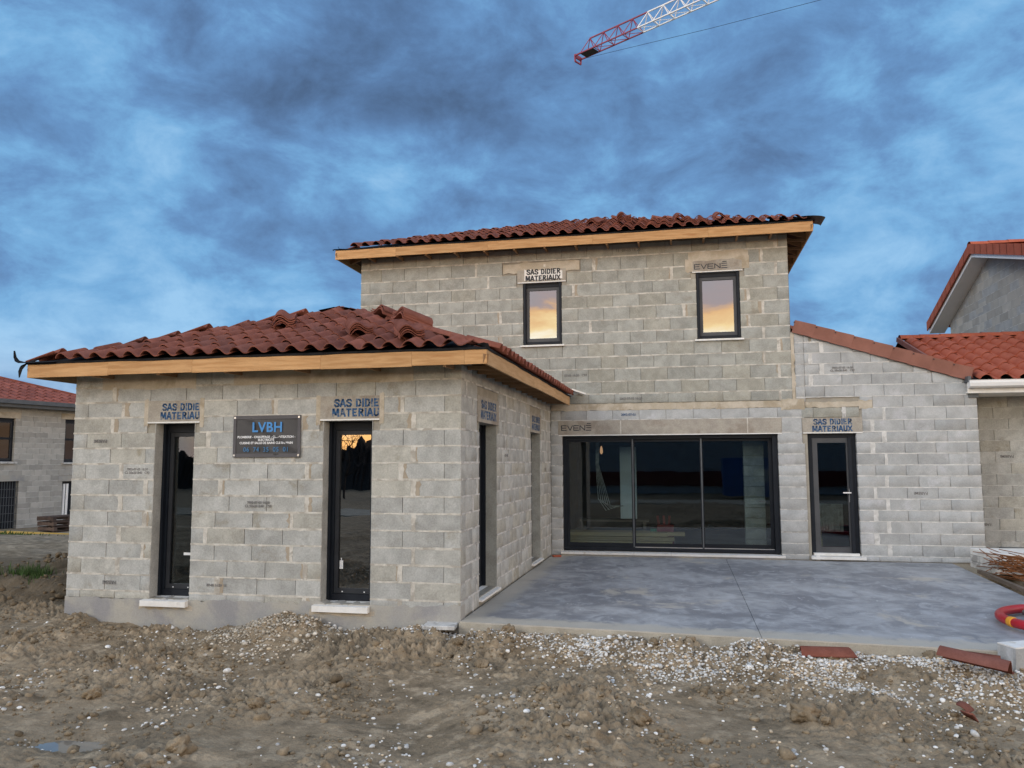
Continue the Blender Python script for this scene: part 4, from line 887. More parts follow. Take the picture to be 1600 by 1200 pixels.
# lean-to roof and its verge tiles
lr = MB(); lr.hexa([Vector((4.49, D + .02, 4.20)), Vector((7.50, D + .02, 3.20)), Vector((7.50, D + 7.9, 3.20)), Vector((4.49, D + 7.9, 4.20)), Vector((4.49, D + .02, 4.26)), Vector((7.50, D + .02, 3.26)), Vector((7.50, D + 7.9, 3.26)), Vector((4.49, D + 7.9, 4.26))]); leanroof = lr.build('lean_to_roof', 'tile', house)
dv = Vector((7.40 - 4.50, 0, 3.37 - 4.335)).normalized(); up_ = Vector((-dv.z, 0, dv.x)); nv = 9; Lv = (7.40 - 4.50) / dv.x / nv
for i in range(nv):
    o0 = Vector((4.495, D, 4.118)) + dv * (Lv * i); mb = MB(); tf = .008 if i % 1 == 0 else 0; hgt = .235
    o1 = o0 + dv * (Lv + .03); lo_ = -up_ * .004 * 0
    f0, f1 = up_ * .0, up_ * .012     # the upper tile laps over the next
    def vx(p_, a_, q_): return p_ + up_ * a_ + Vector((0, q_, 0))
    mb.hexa([vx(o0, .0, -.052), vx(o1, .010, -.058), vx(o1, .010, -.032), vx(o0, 0, -.026), vx(o0, hgt, -.052), vx(o1, hgt + .014, -.058), vx(o1, hgt + .014, -.032), vx(o0, hgt, -.026)])
    mb.hexa([vx(o0, hgt - .022, -.02), vx(o1, hgt - .008, -.02), vx(o1, hgt - .008, .16), vx(o0, hgt - .022, .16), vx(o0, hgt + .004, -.02), vx(o1, hgt + .018, -.02), vx(o1, hgt + .018, .16), vx(o0, hgt + .004, .16)])
    mb.build('verge_tile', 'tile_verge', leanroof)
    if i > 0: b = MB(); b.bar(vx(o0 + dv * .04, hgt - .03, -.058), vx(o0 + dv * .06, hgt - .03, -.058), .016); b.build('screw_cap', 'dark_metal', leanroof)
fl = MB(); fl.box(7.40, 7.425, D - .03, D + .3, 2.86, 3.14); fl.box(7.425, 7.56, D - .03, D + .1, 2.86, 2.93); fl.build('corner_flashing', 'zinc', house)
fz = MB(); fz.bar((.42, D - .18, 3.14), (.66, D - .03, 3.06), .16, .03); fz.build('wall_flashing', 'paint_white', house)

# ================================================================== loose tiles stacked on the roofs
def tile_stack(px_pos, rz, n, label, slope_dir, tilt=0, flat=0, gap=.027):
    """n nested tiles lying on the roof"""
    t = thing('tile_stack', label, 'tile stack', px_pos, 'tile stacks left on the roofs')
    up_h = Vector(slope_dir); ang = math.atan(SL); ups = up_h * math.cos(ang) + Z * math.sin(ang); e = Vector((up_h.y, -up_h.x, 0)); nn = e.cross(ups)
    base = Matrix((e, ups, nn)).transposed().to_4x4()
    for k in range(n):
        mw = Matrix.Translation(Vector(px_pos) + nn * (k * gap)) @ base @ Matrix.Rotation(rz + random.gauss(0, .025), 4, 'Z') @ Matrix.Rotation(tilt, 4, 'Y') @ Matrix.Scale(1.12, 4) @ Matrix.Translation((random.gauss(0, .006), -TL / 2 + random.gauss(0, .008), 0))
        o = bpy.data.objects.new('roof_tile', TILE); C.objects.link(o); o.parent = t; o.matrix_parent_inverse = WORLD[t.name].inverted(); o.matrix_basis = mw
def roofA(x, y): return Vector((x, y, 3.005 + SL * (y - ey0) + .115))
def roofM(x, y): return Vector((x, y, 6.085 + SL * (y - my0) + .115))
def on_roof(px, py, fn, y0, y1):
    v = ray(px, py); best = None
    for i in range(400):
        Y = y0 + (y1 - y0) * i / 399; P = CAM + v * ((Y - CAM.y) / v.y)
        d = abs(P.z - fn(P.x, Y).z)
        if best is None or d < best[0]: best = (d, P.x, Y)
    return fn(best[1], best[2])
tile_stack(on_roof(447, 508, roofA, -.3, 2.6), .4, 5, 'stack of five tiles on the wing roof, leftmost of the stacks there', (0, 1, 0))
tile_stack(on_roof(562, 519, roofA, -.3, 2.6), .5, 4, 'stack of four tiles at the middle of the wing roof, below the apex', (0, 1, 0))
tile_stack(on_roof(640, 523, roofA, -.3, 2.4), .48, 4, 'stack of four tiles near the right hip of the wing roof', (0, 1, 0))
tile_stack(Vector((-1.05, 1.25, 3.005 + SL * (ex1 + 1.05) + .10)), .9, 4, 'tiles lying crosswise over the right hip of the wing roof', (-1, 0, 0), tilt=.1)
tile_stack(Vector((-1.55, 1.75, 3.005 + SL * (ex1 + 1.55) + .10)), 1.0, 3, 'small pile of tiles behind the right hip, near the wing roof apex', (-1, 0, 0), tilt=.1)
tile_stack(roofM(on_y(975, 350, D + 1.00).x, D + 1.00), .1, 6, 'tallest stack of tiles on the upper roof, above the wall between its windows', (0, 1, 0))
tile_stack(roofM(on_y(933, 350, D + 1.20).x, D + 1.20), -.2, 3, 'low stack of tiles on the upper roof, left of the tallest one', (0, 1, 0))
tile_stack(roofM(on_y(1064, 350, D + 0.60).x, D + 0.60), .1, 3, 'low stack of tiles on the upper roof above the right window', (0, 1, 0))
tile_stack(roofM(on_y(1127, 350, D + 0.50).x, D + 0.50), .05, 2, 'pair of loose tiles on the upper roof, nearest its right corner', (0, 1, 0))

# ================================================================== banner on the wing wall
WB = Wall((-5.146, -.012, 0), (1, 0, 0), (0, -1, 0))
ban = thing('banner', 'dark grey banner with blue LVBH lettering fixed to the block wall', 'banner', (-2.43, -.012, 1.84))
bx0, bx1, bz0, bz1 = fx(-2.873), fx(-1.988), 1.838, 2.335
mb = MB(); nx_, nz_ = 26, 16; V = []
def bw_(u, v): return .004 + .006 * math.sin(u * 9 + v * 3) * math.sin(v * 3.1) + .012 * max(0, 1 - abs((u - .16) * 2 + (v - .75) * 1.4) * 4) * u * 2 + .014 * max(0, 1 - abs((u - .88) - (.25 - v) * .9) * 9)
for k in range(nz_ + 1):
    for i in range(nx_ + 1): u, v = i / nx_, k / nz_; V.append(WB.P(bx0 + (bx1 - bx0) * u, bz0 + (bz1 - bz0) * v + .007 * u * (v - .5), bw_(u, v) if 0 < i < nx_ and 0 < k < nz_ else .003))
mb.add(V, [(k * (nx_ + 1) + i, k * (nx_ + 1) + i + 1, (k + 1) * (nx_ + 1) + i + 1, (k + 1) * (nx_ + 1) + i) for k in range(nz_) for i in range(nx_)]); mb.build('cloth', 'banner_cloth', ban, True)
hm = MB(); w = .04
for a, b, c, d in ((bx0, bx1, bz1 - w, bz1 + .004), (bx0, bx1, bz0 - .004, bz0 + w), (bx0, bx0 + w * .9, bz0 + w, bz1 - w), (bx1 - w * .9, bx1, bz0 + w, bz1 - w)): WB.box(hm, a, b, c, d, .0, .0135)
hm.build('hem', 'banner_hem', ban)
for u in (bx0 + .02, bx1 - .02):
    for z_ in (bz0 + .02, bz1 - .02):
        gmt = MB(); gmt.tube([WB.P(u, z_, .012), WB.P(u, z_, .018)], .013, 10); gmt.build('grommet', 'steel', ban)
bc = (bx0 + bx1) / 2
for txt, sz, z_, mt_, bo, dx_, sp in (('LVBH', .165, 2.190, 'print_blue', .004, .01, 1.05), ('PLOMBERIE - CHAUFFAGE - CLIMATISATION -', .0375, 2.077, 'print_white', .0012, 0, 1.0), ('ELECTRICITÉ', .0375, 2.042, 'print_white', .0012, 0, 1), ('CUISINE ET SALLE DE BAINS CLE EN MAIN', .0375, 2.005, 'print_white', .0012, 0, 1), ('06  74  35  05  01', .078, 1.925, 'print_blue_dim', .001, 0, 1.06)):
    me = text_mesh(txt, sz, mt_, bo, spacing=sp); o = obj('lettering', me, ban, WB.mat(bc + dx_, z_, .0185))

# ================================================================== neighbouring buildings
# red-roofed annexe of the next house, on the right
nb = thing('neighbour_garage', 'low block building with bright red tiled roof and white gutter at the right edge', 'building', (9.5, 7.3, 0))
WN = Wall((7.55, 7.3, 0), (1, 0, 0), (0, -1, 0)); wn = core_wall(nb, 'wall', WN, .0, 5.5, -.4, 3.0, [])
masonry(nb, wn, WN, [-.1, .10, .305, .505, .71, .91, 1.115, 1.315, 1.52, 1.72, 1.925, 2.125, 2.33, 2.53, 2.735, 2.94], 0, 5.5, [], 'block_annex', 'mortar_grey', 'L', first=(.28, .53), joint=.007, wide=0, stain=False, jag=.4, bedq=-.002)
for z_, s_ in ((1.84, .72), (.61, .28)): stamp(WN, wn, s_, z_, 'FABEMI', .07)
TR = tile_mesh(1.27, 'tile_red'); nroof = MB(); e0 = 7.12; yE, yR, zE = 6.32, 9.62, 3.16
nroof.hexa([Vector((e0 + .24, yE, zE - .06)), Vector((13, yE, zE - .06)), Vector((13, yR, zE - .06 + SL * (yR - yE))), Vector((e0, yR, zE - .06 + SL * (yR - yE))), Vector((e0 + .24, yE, zE)), Vector((13, yE, zE)), Vector((13, yR, zE + SL * (yR - yE))), Vector((e0, yR, zE + SL * (yR - yE)))])
nroof.add([(e0, yR, zE + SL * (yR - yE)), (13, yR, zE + SL * (yR - yE)), (13, 13, zE), (e0, 13, zE)], [(0, 1, 2, 3)]); nr = nroof.build('roof', 'membrane', nb)
slope_tiles(nb, nr, (e0, yE, zE), (1, 0, 0), (0, 1, 0), 5.4, yR - yE, SL, .0, hip0=False, hip1=False, kx=1.27, me=TR, jit=.5, over=.06, skip=lambda i, jx: i == 0 and jx < 2)
for i in range(14):
    rt = MB(); x = e0 + .02 + i * .4; n = 8; V = []
    for xx, k in ((x, 1.0), (x + .43, .9)):
        for q in range(n + 1): t = math.pi * q / n; V.append((xx, yR + .13 * k * math.cos(t), zE + SL * (yR - yE) + .03 + .10 * k * math.sin(t)))
    rt.add(V, [(q, q + 1, n + 2 + q, n + 1 + q) for q in range(n)]); rt.build('ridge_tile', 'tile_red', nr, True)
ve = MB(); ve.bar((e0 + .20, yE + .12, zE + .03), (e0 - .02, yR, zE + .03 + SL * (yR - yE)), .04, .10); ve.build('verge_trim', 'tile_verge', nr)
gt = MB(); prof = [(-.0, .0), (-.005, -.09), (-.03, -.115), (-.09, -.115), (-.125, -.09), (-.14, -.03), (-.135, .012), (-.15, .02)]
V = [(7.36, yE - .02 + a, 3.13 + b) for a, b in prof] + [(13, yE - .02 + a, 3.13 + b) for a, b in prof]; m_ = len(prof)
gt.add(V, [(i, i + 1, m_ + i + 1, m_ + i) for i in range(m_ - 1)]); gt.add([V[i] for i in range(m_)], [tuple(range(m_))]); gt.build('gutter', 'pvc_white', nb)
fb = MB(); fb.box(7.36, 13, yE - .015, yE + .01, 2.93, 3.12); fb.box(7.36, 13, yE + .01, 7.28, 2.93, 2.96); fb.build('fascia_board', 'paint_white', nb)
gc = MB(); gc.box(7.345, 7.40, yE - .1, yE + .3, 3.12, 3.22); gc.build('eave_end_cap', 'zinc', nb)
# two-storey gable house behind it
gh = thing('gable_house', 'two-storey grey house with white soffit and red gable roof behind the garage', 'house', (13, 12, 0))
px, zr, yk = 9.5, 6.98, 12.2; sN, sF = .27, .36; yN, yF = 6.2, 15.85; wx = 9.92
gw = MB(); tp = lambda y: zr - (yk - y) * sN if y < yk else zr - (y - yk) * sF
gw.add([(wx, 7.0, -.5), (wx, 15.3, -.5), (wx, 15.3, tp(15.3) - .25), (wx, yk, zr - .25), (wx, 7.0, tp(7.0) - .25)], [(4, 3, 2, 1, 0)]); gw.add([(wx, 7.0, -.5), (18, 7.0, -.5), (18, 7.0, tp(7) - .25), (wx, 7.0, tp(7.0) - .25)], [(0, 1, 2, 3)]); gw.add([(wx, 15.3, -.5), (18, 15.3, -.5), (18, 15.3, tp(15.3) - .25), (wx, 15.3, tp(15.3) - .25)], [(3, 2, 1, 0)]); gwall = gw.build('wall', 'block_wing', gh)
WG = Wall((wx, 15.3, 0), (0, -1, 0), (-1, 0, 0))
def clipg(cx, cz, bw, bh):
    y = 15.3 - cx; t = min(tp(y - bw / 2), tp(y + bw / 2)) - .27
    return None if cz + bh / 2 < t else 'out'
masonry(gh, gwall, WG, [4.0 + .2 * i for i in range(15)], 0, 8.3, [], 'block_far', 'mortar_grey', 'L', clip=clipg, joint=.008, wide=0, stain=False, thick=.03, jag=.3, rag=False)
for nm, ya, yb, s_ in (('a', yk, yN, -sN), ('b', yk, yF, -sF)):
    k = abs(yb - ya); zb = zr - k * (sN if yb < ya else sF)
    rf = MB(); P4 = [Vector((px, ya, zr)), Vector((18, ya, zr)), Vector((18, yb, zb)), Vector((px, yb, zb))]
    rf.hexa([v + Vector((0, 0, -.10)) for v in P4] + P4); ro = rf.build('roof', 'tile_red', gh)
    sf = MB(); sf.hexa([Vector((px + .03, ya, zr - .26)), Vector((wx + .01, ya, zr - .26)), Vector((wx + .01, yb, zb - .26)), Vector((px + .03, yb, zb - .26)), Vector((px + .03, ya, zr - .10)), Vector((wx + .01, ya, zr - .10)), Vector((wx + .01, yb, zb - .10)), Vector((px + .03, yb, zb - .10))]); sf.build('soffit', 'pvc_white', gh)
    nt_ = int(k / .36)
    for i in range(nt_):
        t0, t1 = i / nt_, (i + 1.06) / nt_; a, b = P4[0].lerp(P4[3], t0), P4[0].lerp(P4[3], t1); vt = MB(); up0, up1 = .075, .06
        vt.hexa([a + Vector((-.03, 0, -.17)), b + Vector((-.03, 0, -.17)), b + Vector((.0, 0, -.17)), a + Vector((.0, 0, -.17)), a + Vector((-.03, 0, up0)), b + Vector((-.03, 0, up1 + .02)), b + Vector((.0, 0, up1 + .02)), a + Vector((.0, 0, up0))])
        vt.hexa([a + Vector((0, 0, .02)), b + Vector((0, 0, .02)), b + Vector((.25, 0, .02)), a + Vector((.25, 0, .02)), a + Vector((0, 0, up0)), b + Vector((0, 0, up1 + .02)), b + Vector((.25, 0, up1)), a + Vector((.25, 0, up0 - .02))]); vt.build('verge_tile', 'tile_red', ro)
rt = MB()
for i in range(16):
    x = px - .02 + i * .42; V = []; n = 6
    for xx, kk in ((x, 1.0), (x + .45, .88)):
        for q in range(n + 1): t = math.pi * q / n; V.append((xx, yk + .14 * kk * math.cos(t), zr + .03 + .10 * kk * math.sin(t)))
    rr_ = MB(); rr_.add(V, [(q, q + 1, n + 2 + q, n + 1 + q) for q in range(n)]); rr_.build('ridge_tile', 'tile_red', gh, True)

# house on the left, far side of the plot
p0, p1 = at_dist(0, 834, 35.0), at_dist(117, 829, 36.8); ez = (p1 - p0); ez.z = 0; Lf = ez.length; ez.normalize(); nl = Vector((ez.y, -ez.x, 0)); base = p0.z
lh = thing('neighbour_house', 'two-storey unfinished block house with red hip roof at the far left', 'house', tuple(p0))
W0 = p0 - ez * 7.5; WH = Wall((W0.x, W0.y, base), ez, nl); S1 = 12.3
def sx_(px_, py_):
    v = ray(px_, py_); t = ((Vector((W0.x, W0.y, 0)) - CAM).dot(nl)) / v.dot(nl); P = CAM + v * t; d = P - Vector((W0.x, W0.y, base)); return d.dot(ez), P.z - base
def rect(a, b): (s0, z1), (s1, z0) = sx_(*a), sx_(*b); return (s0, s1, z0, z1)
e_top = sx_(60, 634)[1]
opl = [rect((-30, 651), (21, 721)), rect((103, 655), (124, 722)), rect((-30, 753), (25.5, 827)), rect((98, 752), (124, 828))]
wl = core_wall(lh, 'wall', WH, 0, S1, -1.5, e_top + .05, opl, 'block_far')
nrow = int(e_top / .205); masonry(lh, wl, WH, [.05 + .205 * i for i in range(nrow + 1)], 0, S1, opl + [(o_[0] - .2, o_[1] + .2, o_[3], o_[3] + .22) for o_ in opl], 'block_far', 'mortar_grey', 'L', joint=.012, wide=0, stain=False, jag=.3, rag=False)
for k, o_ in enumerate(opl):
    lt = MB(); WH.box(lt, o_[0] - .2, o_[1] + .2, o_[3], o_[3] + .22, -.15, .006); lt.build('lintel', 'plinth' if k > 1 else 'render_beige', lh)
    if k < 2:
        w_ = window(lh, WH, o_[0], o_[1], o_[2], o_[3], setback=.1, glass='glass_far', guides=False, drop=False); mid_ = (o_[2] + o_[3]) / 2 + .05; tr = MB(); WH.box(tr, o_[0] + .05, o_[1] - .05, mid_ - .04, mid_ + .04, -.16, -.1); tr.build('transom', 'anthracite', w_)
        pn = MB(); WH.box(pn, o_[0], o_[1], o_[2], o_[3], -.235, -.225); pn.build('dark_interior', 'room_dark', w_)  # flat dark sheet behind the glass, its colour stands in for an unlit room
        sill(lh, WH, o_[0] - .1, o_[1] + .1, o_[2], out=.08, depth=.1, th=.08, mat='mortar_grey')
    elif k == 2:
        pn = MB(); WH.box(pn, o_[0], o_[1], o_[2], o_[3], -.18, -.17); dp = pn.build('unlit_opening_sheet', 'anthracite', lh)  # near-black sheet fills the opening, painted as its unlit inside
        gr = MB(); nv_ = 14
        for i in range(nv_ + 1): x = o_[0] + (o_[1] - o_[0]) * i / nv_; gr.bar(WH.P(x, o_[2], -.06), WH.P(x, o_[3], -.06), .016)
        for i in range(7): z_ = o_[2] + (o_[3] - o_[2]) * i / 6; gr.bar(WH.P(o_[0], z_, -.05), WH.P(o_[1], z_, -.05), .016)
        gr.build('wire_mesh', 'zinc', lh)
    else:
        pn = MB(); WH.box(pn, o_[0], o_[1], o_[2], o_[3], -.18, -.17); pn.build('unlit_opening_sheet', 'anthracite', lh)  # black sheet again, darkness of the inside painted as a flat colour
        for i in range(2): pp = MB(); pp.tube([WH.P(o_[0] + .08 + .14 * i, o_[2], -.04), WH.P(o_[0] + .14 + .14 * i, o_[3] - .1, -.1)], .05, 8); pp.build('downpipe_length', 'pvc_white', lh)
cm = MB(); dep = 9.0; inn = -nl; ov = .5
c00, c10 = WH.P(-ov, e_top, ov), WH.P(S1 + ov, e_top, ov); c01, c11 = c00 + inn * (dep + 2 * ov), c10 + inn * (dep + 2 * ov)
hh = (dep + 2 * ov) / 2; pk = sx_(8, 592)[0]; rz_ = e_top + hh * .33; rA = WH.P(-ov + hh, rz_, ov - hh); rB = WH.P(S1 + ov - hh, rz_, ov - hh)
cm.add([c00, c10, rB, rA], [(0, 1, 2, 3)]); cm.add([c10, c11, rB], [(0, 1, 2)]); cm.add([c11, c01, rA, rB], [(0, 1, 2, 3)]); cm.add([c01, c00, rA], [(0, 1, 2)]); lr_ = cm.build('roof', 'tile_far', lh)
TF = tile_mesh(1.5, 'tile_far'); slope_tiles(lh, lr_, c00, ez, -nl, (c10 - c00).length, hh, .33, .0, m0=.1, m1=.1, kx=1.5, me=TF, jit=.4)
for a, b in ((c10, rB), (c00, rA), (rA, rB)): h_ = MB(); h_.bar(a + Z * .08, b + Z * .08, .24, .14); h_.build('ridge_cap', 'tile_far', lr_)
gu = MB(); WH.box(gu, -ov, S1 + ov, e_top - .02, e_top + .13, ov - .02, ov + .13); gu.build('gutter', 'zinc', lh); sf = MB(); WH.box(sf, -ov, S1 + ov, e_top - .14, e_top - .02, -.05, ov); sf.build('soffit', 'zinc', lh)
bk = MB(); bk.hexa([WH.P(0, -1.5, -.25), WH.P(S1, -1.5, -.25), WH.P(S1, -1.5, -dep), WH.P(0, -1.5, -dep), WH.P(0, e_top, -.25), WH.P(S1, e_top, -.25), WH.P(S1, e_top, -dep), WH.P(0, e_top, -dep)]); bk.build('rear_walls', 'block_far', lh)
# pallets, timber and grass in front of it
pb_ = at_dist(108, 832, 31.5)
for k in range(4):
    pz = gz(pb_.x, pb_.y) + k * .17; t = thing('pallet', ('wooden pallet at the bottom of the stack beside the far left house', 'second wooden pallet from the bottom of the stack by the far left house', 'third wooden pallet from the bottom of the stack by the far left house', 'topmost wooden pallet of the stack by the far left house')[k], 'pallet', (pb_.x, pb_.y, pz), 'pallets in the far stack')
    Wp = Wall((pb_.x - ez.x * .6, pb_.y - ez.y * .6, pz), ez, nl); jx = random.gauss(0, .04)
    for s_ in (0, .55, 1.1): b = MB(); Wp.box(b, s_ + jx, s_ + .12 + jx, .02, .115, -.8, 0); b.build('bearer', 'wood_dark', t)
    for q in range(5): b = MB(); Wp.box(b, jx, 1.22 + jx, .116, .14, -.8 + q * .175, -.8 + q * .175 + .1); b.build('deck_board', 'wood_dark', t)
    for q in (0, 2): b = MB(); Wp.box(b, jx, 1.22 + jx, .0, .019, -.8 + q * .35, -.8 + q * .35 + .1); b.build('deck_board', 'wood_dark', t)
for k, (a, b) in enumerate((((-20, 838), (74, 833)), ((10, 836.5), (110, 836)), ((-10, 841), (60, 837)))):
    A, B = at_dist(*a, 30.5 - k * .35), at_dist(*b, 30.5 - k * .35); A.z = gz(A.x, A.y) + .07; B.z = gz(B.x, B.y) + .07
    o = MB().bar(A, B, .09, .12).build('timber_beam', 'yellow_beam'); tag(o, ('long yellow formwork beam lying nearest the far left house', 'yellow formwork beam reaching furthest right, in front of the pallets', 'yellow formwork beam nearest the camera of the three far ones')[k], 'beam', 'yellow beams on the far ground')

# ================================================================== crane
H = 34.0; T0, T1 = on_z(903, 90, H), on_z(1112, -2, H); jd = (T1 - T0); jd.z = 0; jd.normalize(); js = Vector((jd.y, -jd.x, 0))
crane = thing('tower_crane', 'tower crane jib, white with a red tip, high above the roof', 'crane', tuple(T0))
JW, JH, st = .85, 1.15, 1.35; NJ = 34; nred = 4
def jp(i, k):
    c = T0 + jd * (.55 + st * i)
    return c + (js * (JW / 2) if k == 0 else -js * (JW / 2)) if k < 2 else c + jd * (st / 2) + Z * JH
for nm, i0, i1, mt_ in (('jib_tip', 0, nred, 'crane_red'), ('jib', nred, NJ, 'crane_white')):
    mb = MB()
    for k in (0, 1): mb.bar(jp(i0, k), jp(i1, k), .085)
    mb.bar(jp(i0, 2), jp(i1 - 1 if i1 == NJ else i1 - .001, 2) if i1 == NJ else jp(i1, 2), .09)
    for i in range(i0, i1):
        mb.bar(jp(i, 0), jp(i, 1), .045); mb.bar(jp(i, 0), jp(i + 1, 1), .035)
        for k in (0, 1): mb.bar(jp(i, k), jp(i, 2), .05); mb.bar(jp(i, 2), jp(i + 1, k), .05)
    mb.build(nm, mt_, crane)
tp_ = MB(); E0 = T0 - jd * .0
tp_.bar(E0 + js * .4, E0 - js * .4, .12, .30); tp_.bar(E0 + js * .4, jp(0, 0), .10); tp_.bar(E0 - js * .4, jp(0, 1), .10); tp_.bar(E0 + js * .35 - Z * .45, E0 + js * .4, .10); tp_.bar(E0 - js * .35 - Z * .45, E0 - js * .4, .1); tp_.bar(E0 + js * .38 - Z * .45, E0 - js * .38 - Z * .45, .1)
tp_.build('jib_end_frame', 'crane_red', crane); pt = MB(); pt.hexa([v for v in [jp(0, 0) - Z * .03, jp(0, 1) - Z * .03, jp(.9, 1) - Z * .03, jp(.9, 0) - Z * .03, jp(0, 0) + Z * .03, jp(0, 1) + Z * .03, jp(.9, 1) + Z * .03, jp(.9, 0) + Z * .03]]); pt.build('end_platform', 'dark_metal', crane)
rp = MB(); rA_ = T0 + jd * .9 - Z * .35; e_ = T0 + jd * 44; rp.tube([rA_, rA_.lerp(e_ - Z * 6.8, .25) - Z * .15, rA_.lerp(e_ - Z * 6.8, .5) - Z * .1, e_ - Z * 6.8], .015, 5); rp.build('trolley_cable', 'dark_metal', crane)
mc = T0 + jd * (.55 + st * NJ + .5); ms = MB(); mw_ = .8
for a, b in ((-1, -1), (1, -1), (1, 1), (-1, 1)): ms.bar((mc.x + a * mw_, mc.y + b * mw_, -.5), (mc.x + a * mw_, mc.y + b * mw_, H + 6), .15)
for i in range(24):
    z_ = i * 1.6
    for a, b in (((-1, -1), (1, -1)), ((1, -1), (1, 1)), ((1, 1), (-1, 1)), ((-1, 1), (-1, -1))): ms.bar((mc.x + a[0] * mw_, mc.y + a[1] * mw_, z_), (mc.x + b[0] * mw_, mc.y + b[1] * mw_, z_ + 1.6), .08)
ms.build('mast', 'crane_white', crane)

# ================================================================== things on and by the terrace
def place_box(name, label, cat, c, size, rz, mat, group=None, rx=0, ry=0, bev=.006):
    bm = bmesh.new(); bmesh.ops.create_cube(bm, size=1); bmesh.ops.scale(bm, vec=size, verts=bm.verts); bmesh.ops.bevel(bm, geom=bm.edges[:], offset=bev, segments=1, affect='EDGES')
    me = bpy.data.meshes.new(name); bm.to_mesh(me); bm.free(); me.materials.append(MATS[mat]); o = obj(name, me); o.location = c; o.rotation_euler = (rx, ry, rz); tag(o, label, cat, group); return o
place_box('concrete_paver', 'grey concrete paver lying at the foot of the wing corner', 'paver', (-.20, -.10, -.045), (.36, .30, .045), .1, 'mortar_grey')
# hollow block lying at the slab's front right corner
hb = thing('hollow_block', 'pale hollow concrete block lying beside the broken tile at right', 'block', (5.52, -.52, gz(5.52, -.52)))
hM = Matrix.Translation((5.56, -.46, -.03)) @ Matrix.Rotation(.45, 4, 'Z') @ Matrix.Rotation(.04, 4, 'X')
def hbox(name, x0, x1, y0, y1, z0, z1, mat): b = MB(); b.box(x0, x1, y0, y1, z0, z1); o = b.build(name, mat, hb); o.matrix_basis = hM
hbox('face_shell', -.25, .25, -.10, -.07, -.10, .10, 'block_wing'); hbox('face_shell', -.25, .25, .07, .10, -.10, .10, 'block_wing')
for x in (-.25, -.085, .055, .22): hbox('web', x, x + .03, -.07, .07, -.10, .10, 'block_wing')
hbox('mortar_cap', -.25, .22, -.099, .099, .1005, .112, 'paint_white')
# loose tiles on the ground
def loose_tile(label, c, rz, rx, ry, k=1.0, cut=None, mat='tile', sink=0, up=.04, fl=False):
    me = tile_mesh(k, mat, 'loose_tile')
    if cut:
        bm = bmesh.new(); bm.from_mesh(me)
        for pc_, pn_ in cut: bmesh.ops.bisect_plane(bm, geom=bm.verts[:] + bm.edges[:] + bm.faces[:], plane_co=pc_, plane_no=pn_, clear_outer=True); bmesh.ops.holes_fill(bm, edges=[e for e in bm.edges if e.is_boundary])
        bm.to_mesh(me); bm.free()
    o = obj('loose_tile', me); o.location = (c[0], c[1], gz(c[0], c[1]) + up); o.rotation_euler = (rx, ry, rz); tag(o, label, 'roof tile', 'roof tiles on the ground'); return o
loose_tile('long red-brown tile lying in gravel beside the pale hollow block', (5.22, -.98, 0), R(62), .10, R(14), 1.3, up=.07)
loose_tile('red-brown tile half buried in gravel along the slab edge', (4.08, -.50, 0), R(88), -.02, R(8), 1.25, [((0, .1, .05), (.3, -1, .35))], up=.01)
loose_tile('small broken tile corner on the mud, below the long tile', (4.62, -1.50, 0), R(150), .1, .2, 1.0, [((0, .16, 0), (.2, 1, 0)), ((-.02, 0, 0), (1, .2, 0))], up=.02)
loose_tile('tiny flat tile shard nearest the lower right of the picture', (4.68, -1.72, 0), R(40), .0, .1, 1.0, [((0, .10, 0), (0, 1, 0)), ((.05, 0, 0), (1, .4, 0)), ((-.06, .0, 0), (-1, .3, 0))], up=.012)
loose_tile('piece of broken tile behind the long one, against the hollow block', (5.28, -.56, 0), R(75), .05, R(10), 1.0, [((0, .25, 0), (.3, 1, 0))], up=.03)
oc = place_box('clay_fragment', 'small orange clay fragment at the inner corner of the terrace', 'fragment', (.14, 6.15, .018), (.16, .10, .03), .5, 'tile_red', bev=.01)
# coils of pipe
def coil(name, label, c, r, tr, turns, mat, rib=0, seg=120, dz=.9, tilt=0):
    pts = []; N = int(seg * turns)
    for i in range(N + 1):
        a = 2 * math.pi * i / seg + .3; rr_ = r + .03 * math.sin(a * 1.7) + .012 * i / seg
        pts.append(Vector((c[0] + rr_ * math.cos(a), c[1] + rr_ * math.sin(a), c[2] + tr + tr * dz * 2 * (i / seg) + tilt * math.sin(a))))
    rad = [tr * (1 + (rib if i % 2 else 0)) for i in range(N + 1)]
    t = thing(name, label, 'pipe coil', c); MB().tube(pts, rad, 12).build('pipe', mat, t, True); return t, pts
t, pts = coil('red_pipe_coil', 'thick red corrugated pipe coiled on the terrace at the right edge', (6.62, .78, .004),   .84, .05, 1.06, 'red_pipe', rib=-.05, seg=260, dz=.55)
def near_pt(px_, py_): return min(range(len(pts)), key=lambda i: (lambda d: abs(800 + CAM_F * d.dot(cr) / d.dot(cw) - px_) + abs(600 - CAM_F * d.dot(cu) / d.dot(cw) - py_))(pts[i] - CAM))
i0 = near_pt(1582, 972); i0 = max(3, min(i0, len(pts) - 4)); MB().tube([pts[i0 - 2], pts[i0 - 1], pts[i0], pts[i0 + 1], pts[i0 + 2]], .0535, 12).build('yellow_tape', 'yellow_band', t, True)
coil('black_pipe_coil', 'black flexible pipe coil lying inside the red one', (6.70, .80, .004), .60, .02, 3.3, 'black_pipe', seg=70, dz=.95)
# board along the slab's right edge
A, B = Vector((7.0, 5.15, .03)), Vector((6.83, .9, .03)); o = MB().bar(A, B, .06, .055).build('edge_board', 'wood_old'); tag(o, 'weathered wooden edge board along the right side of the terrace', 'board')
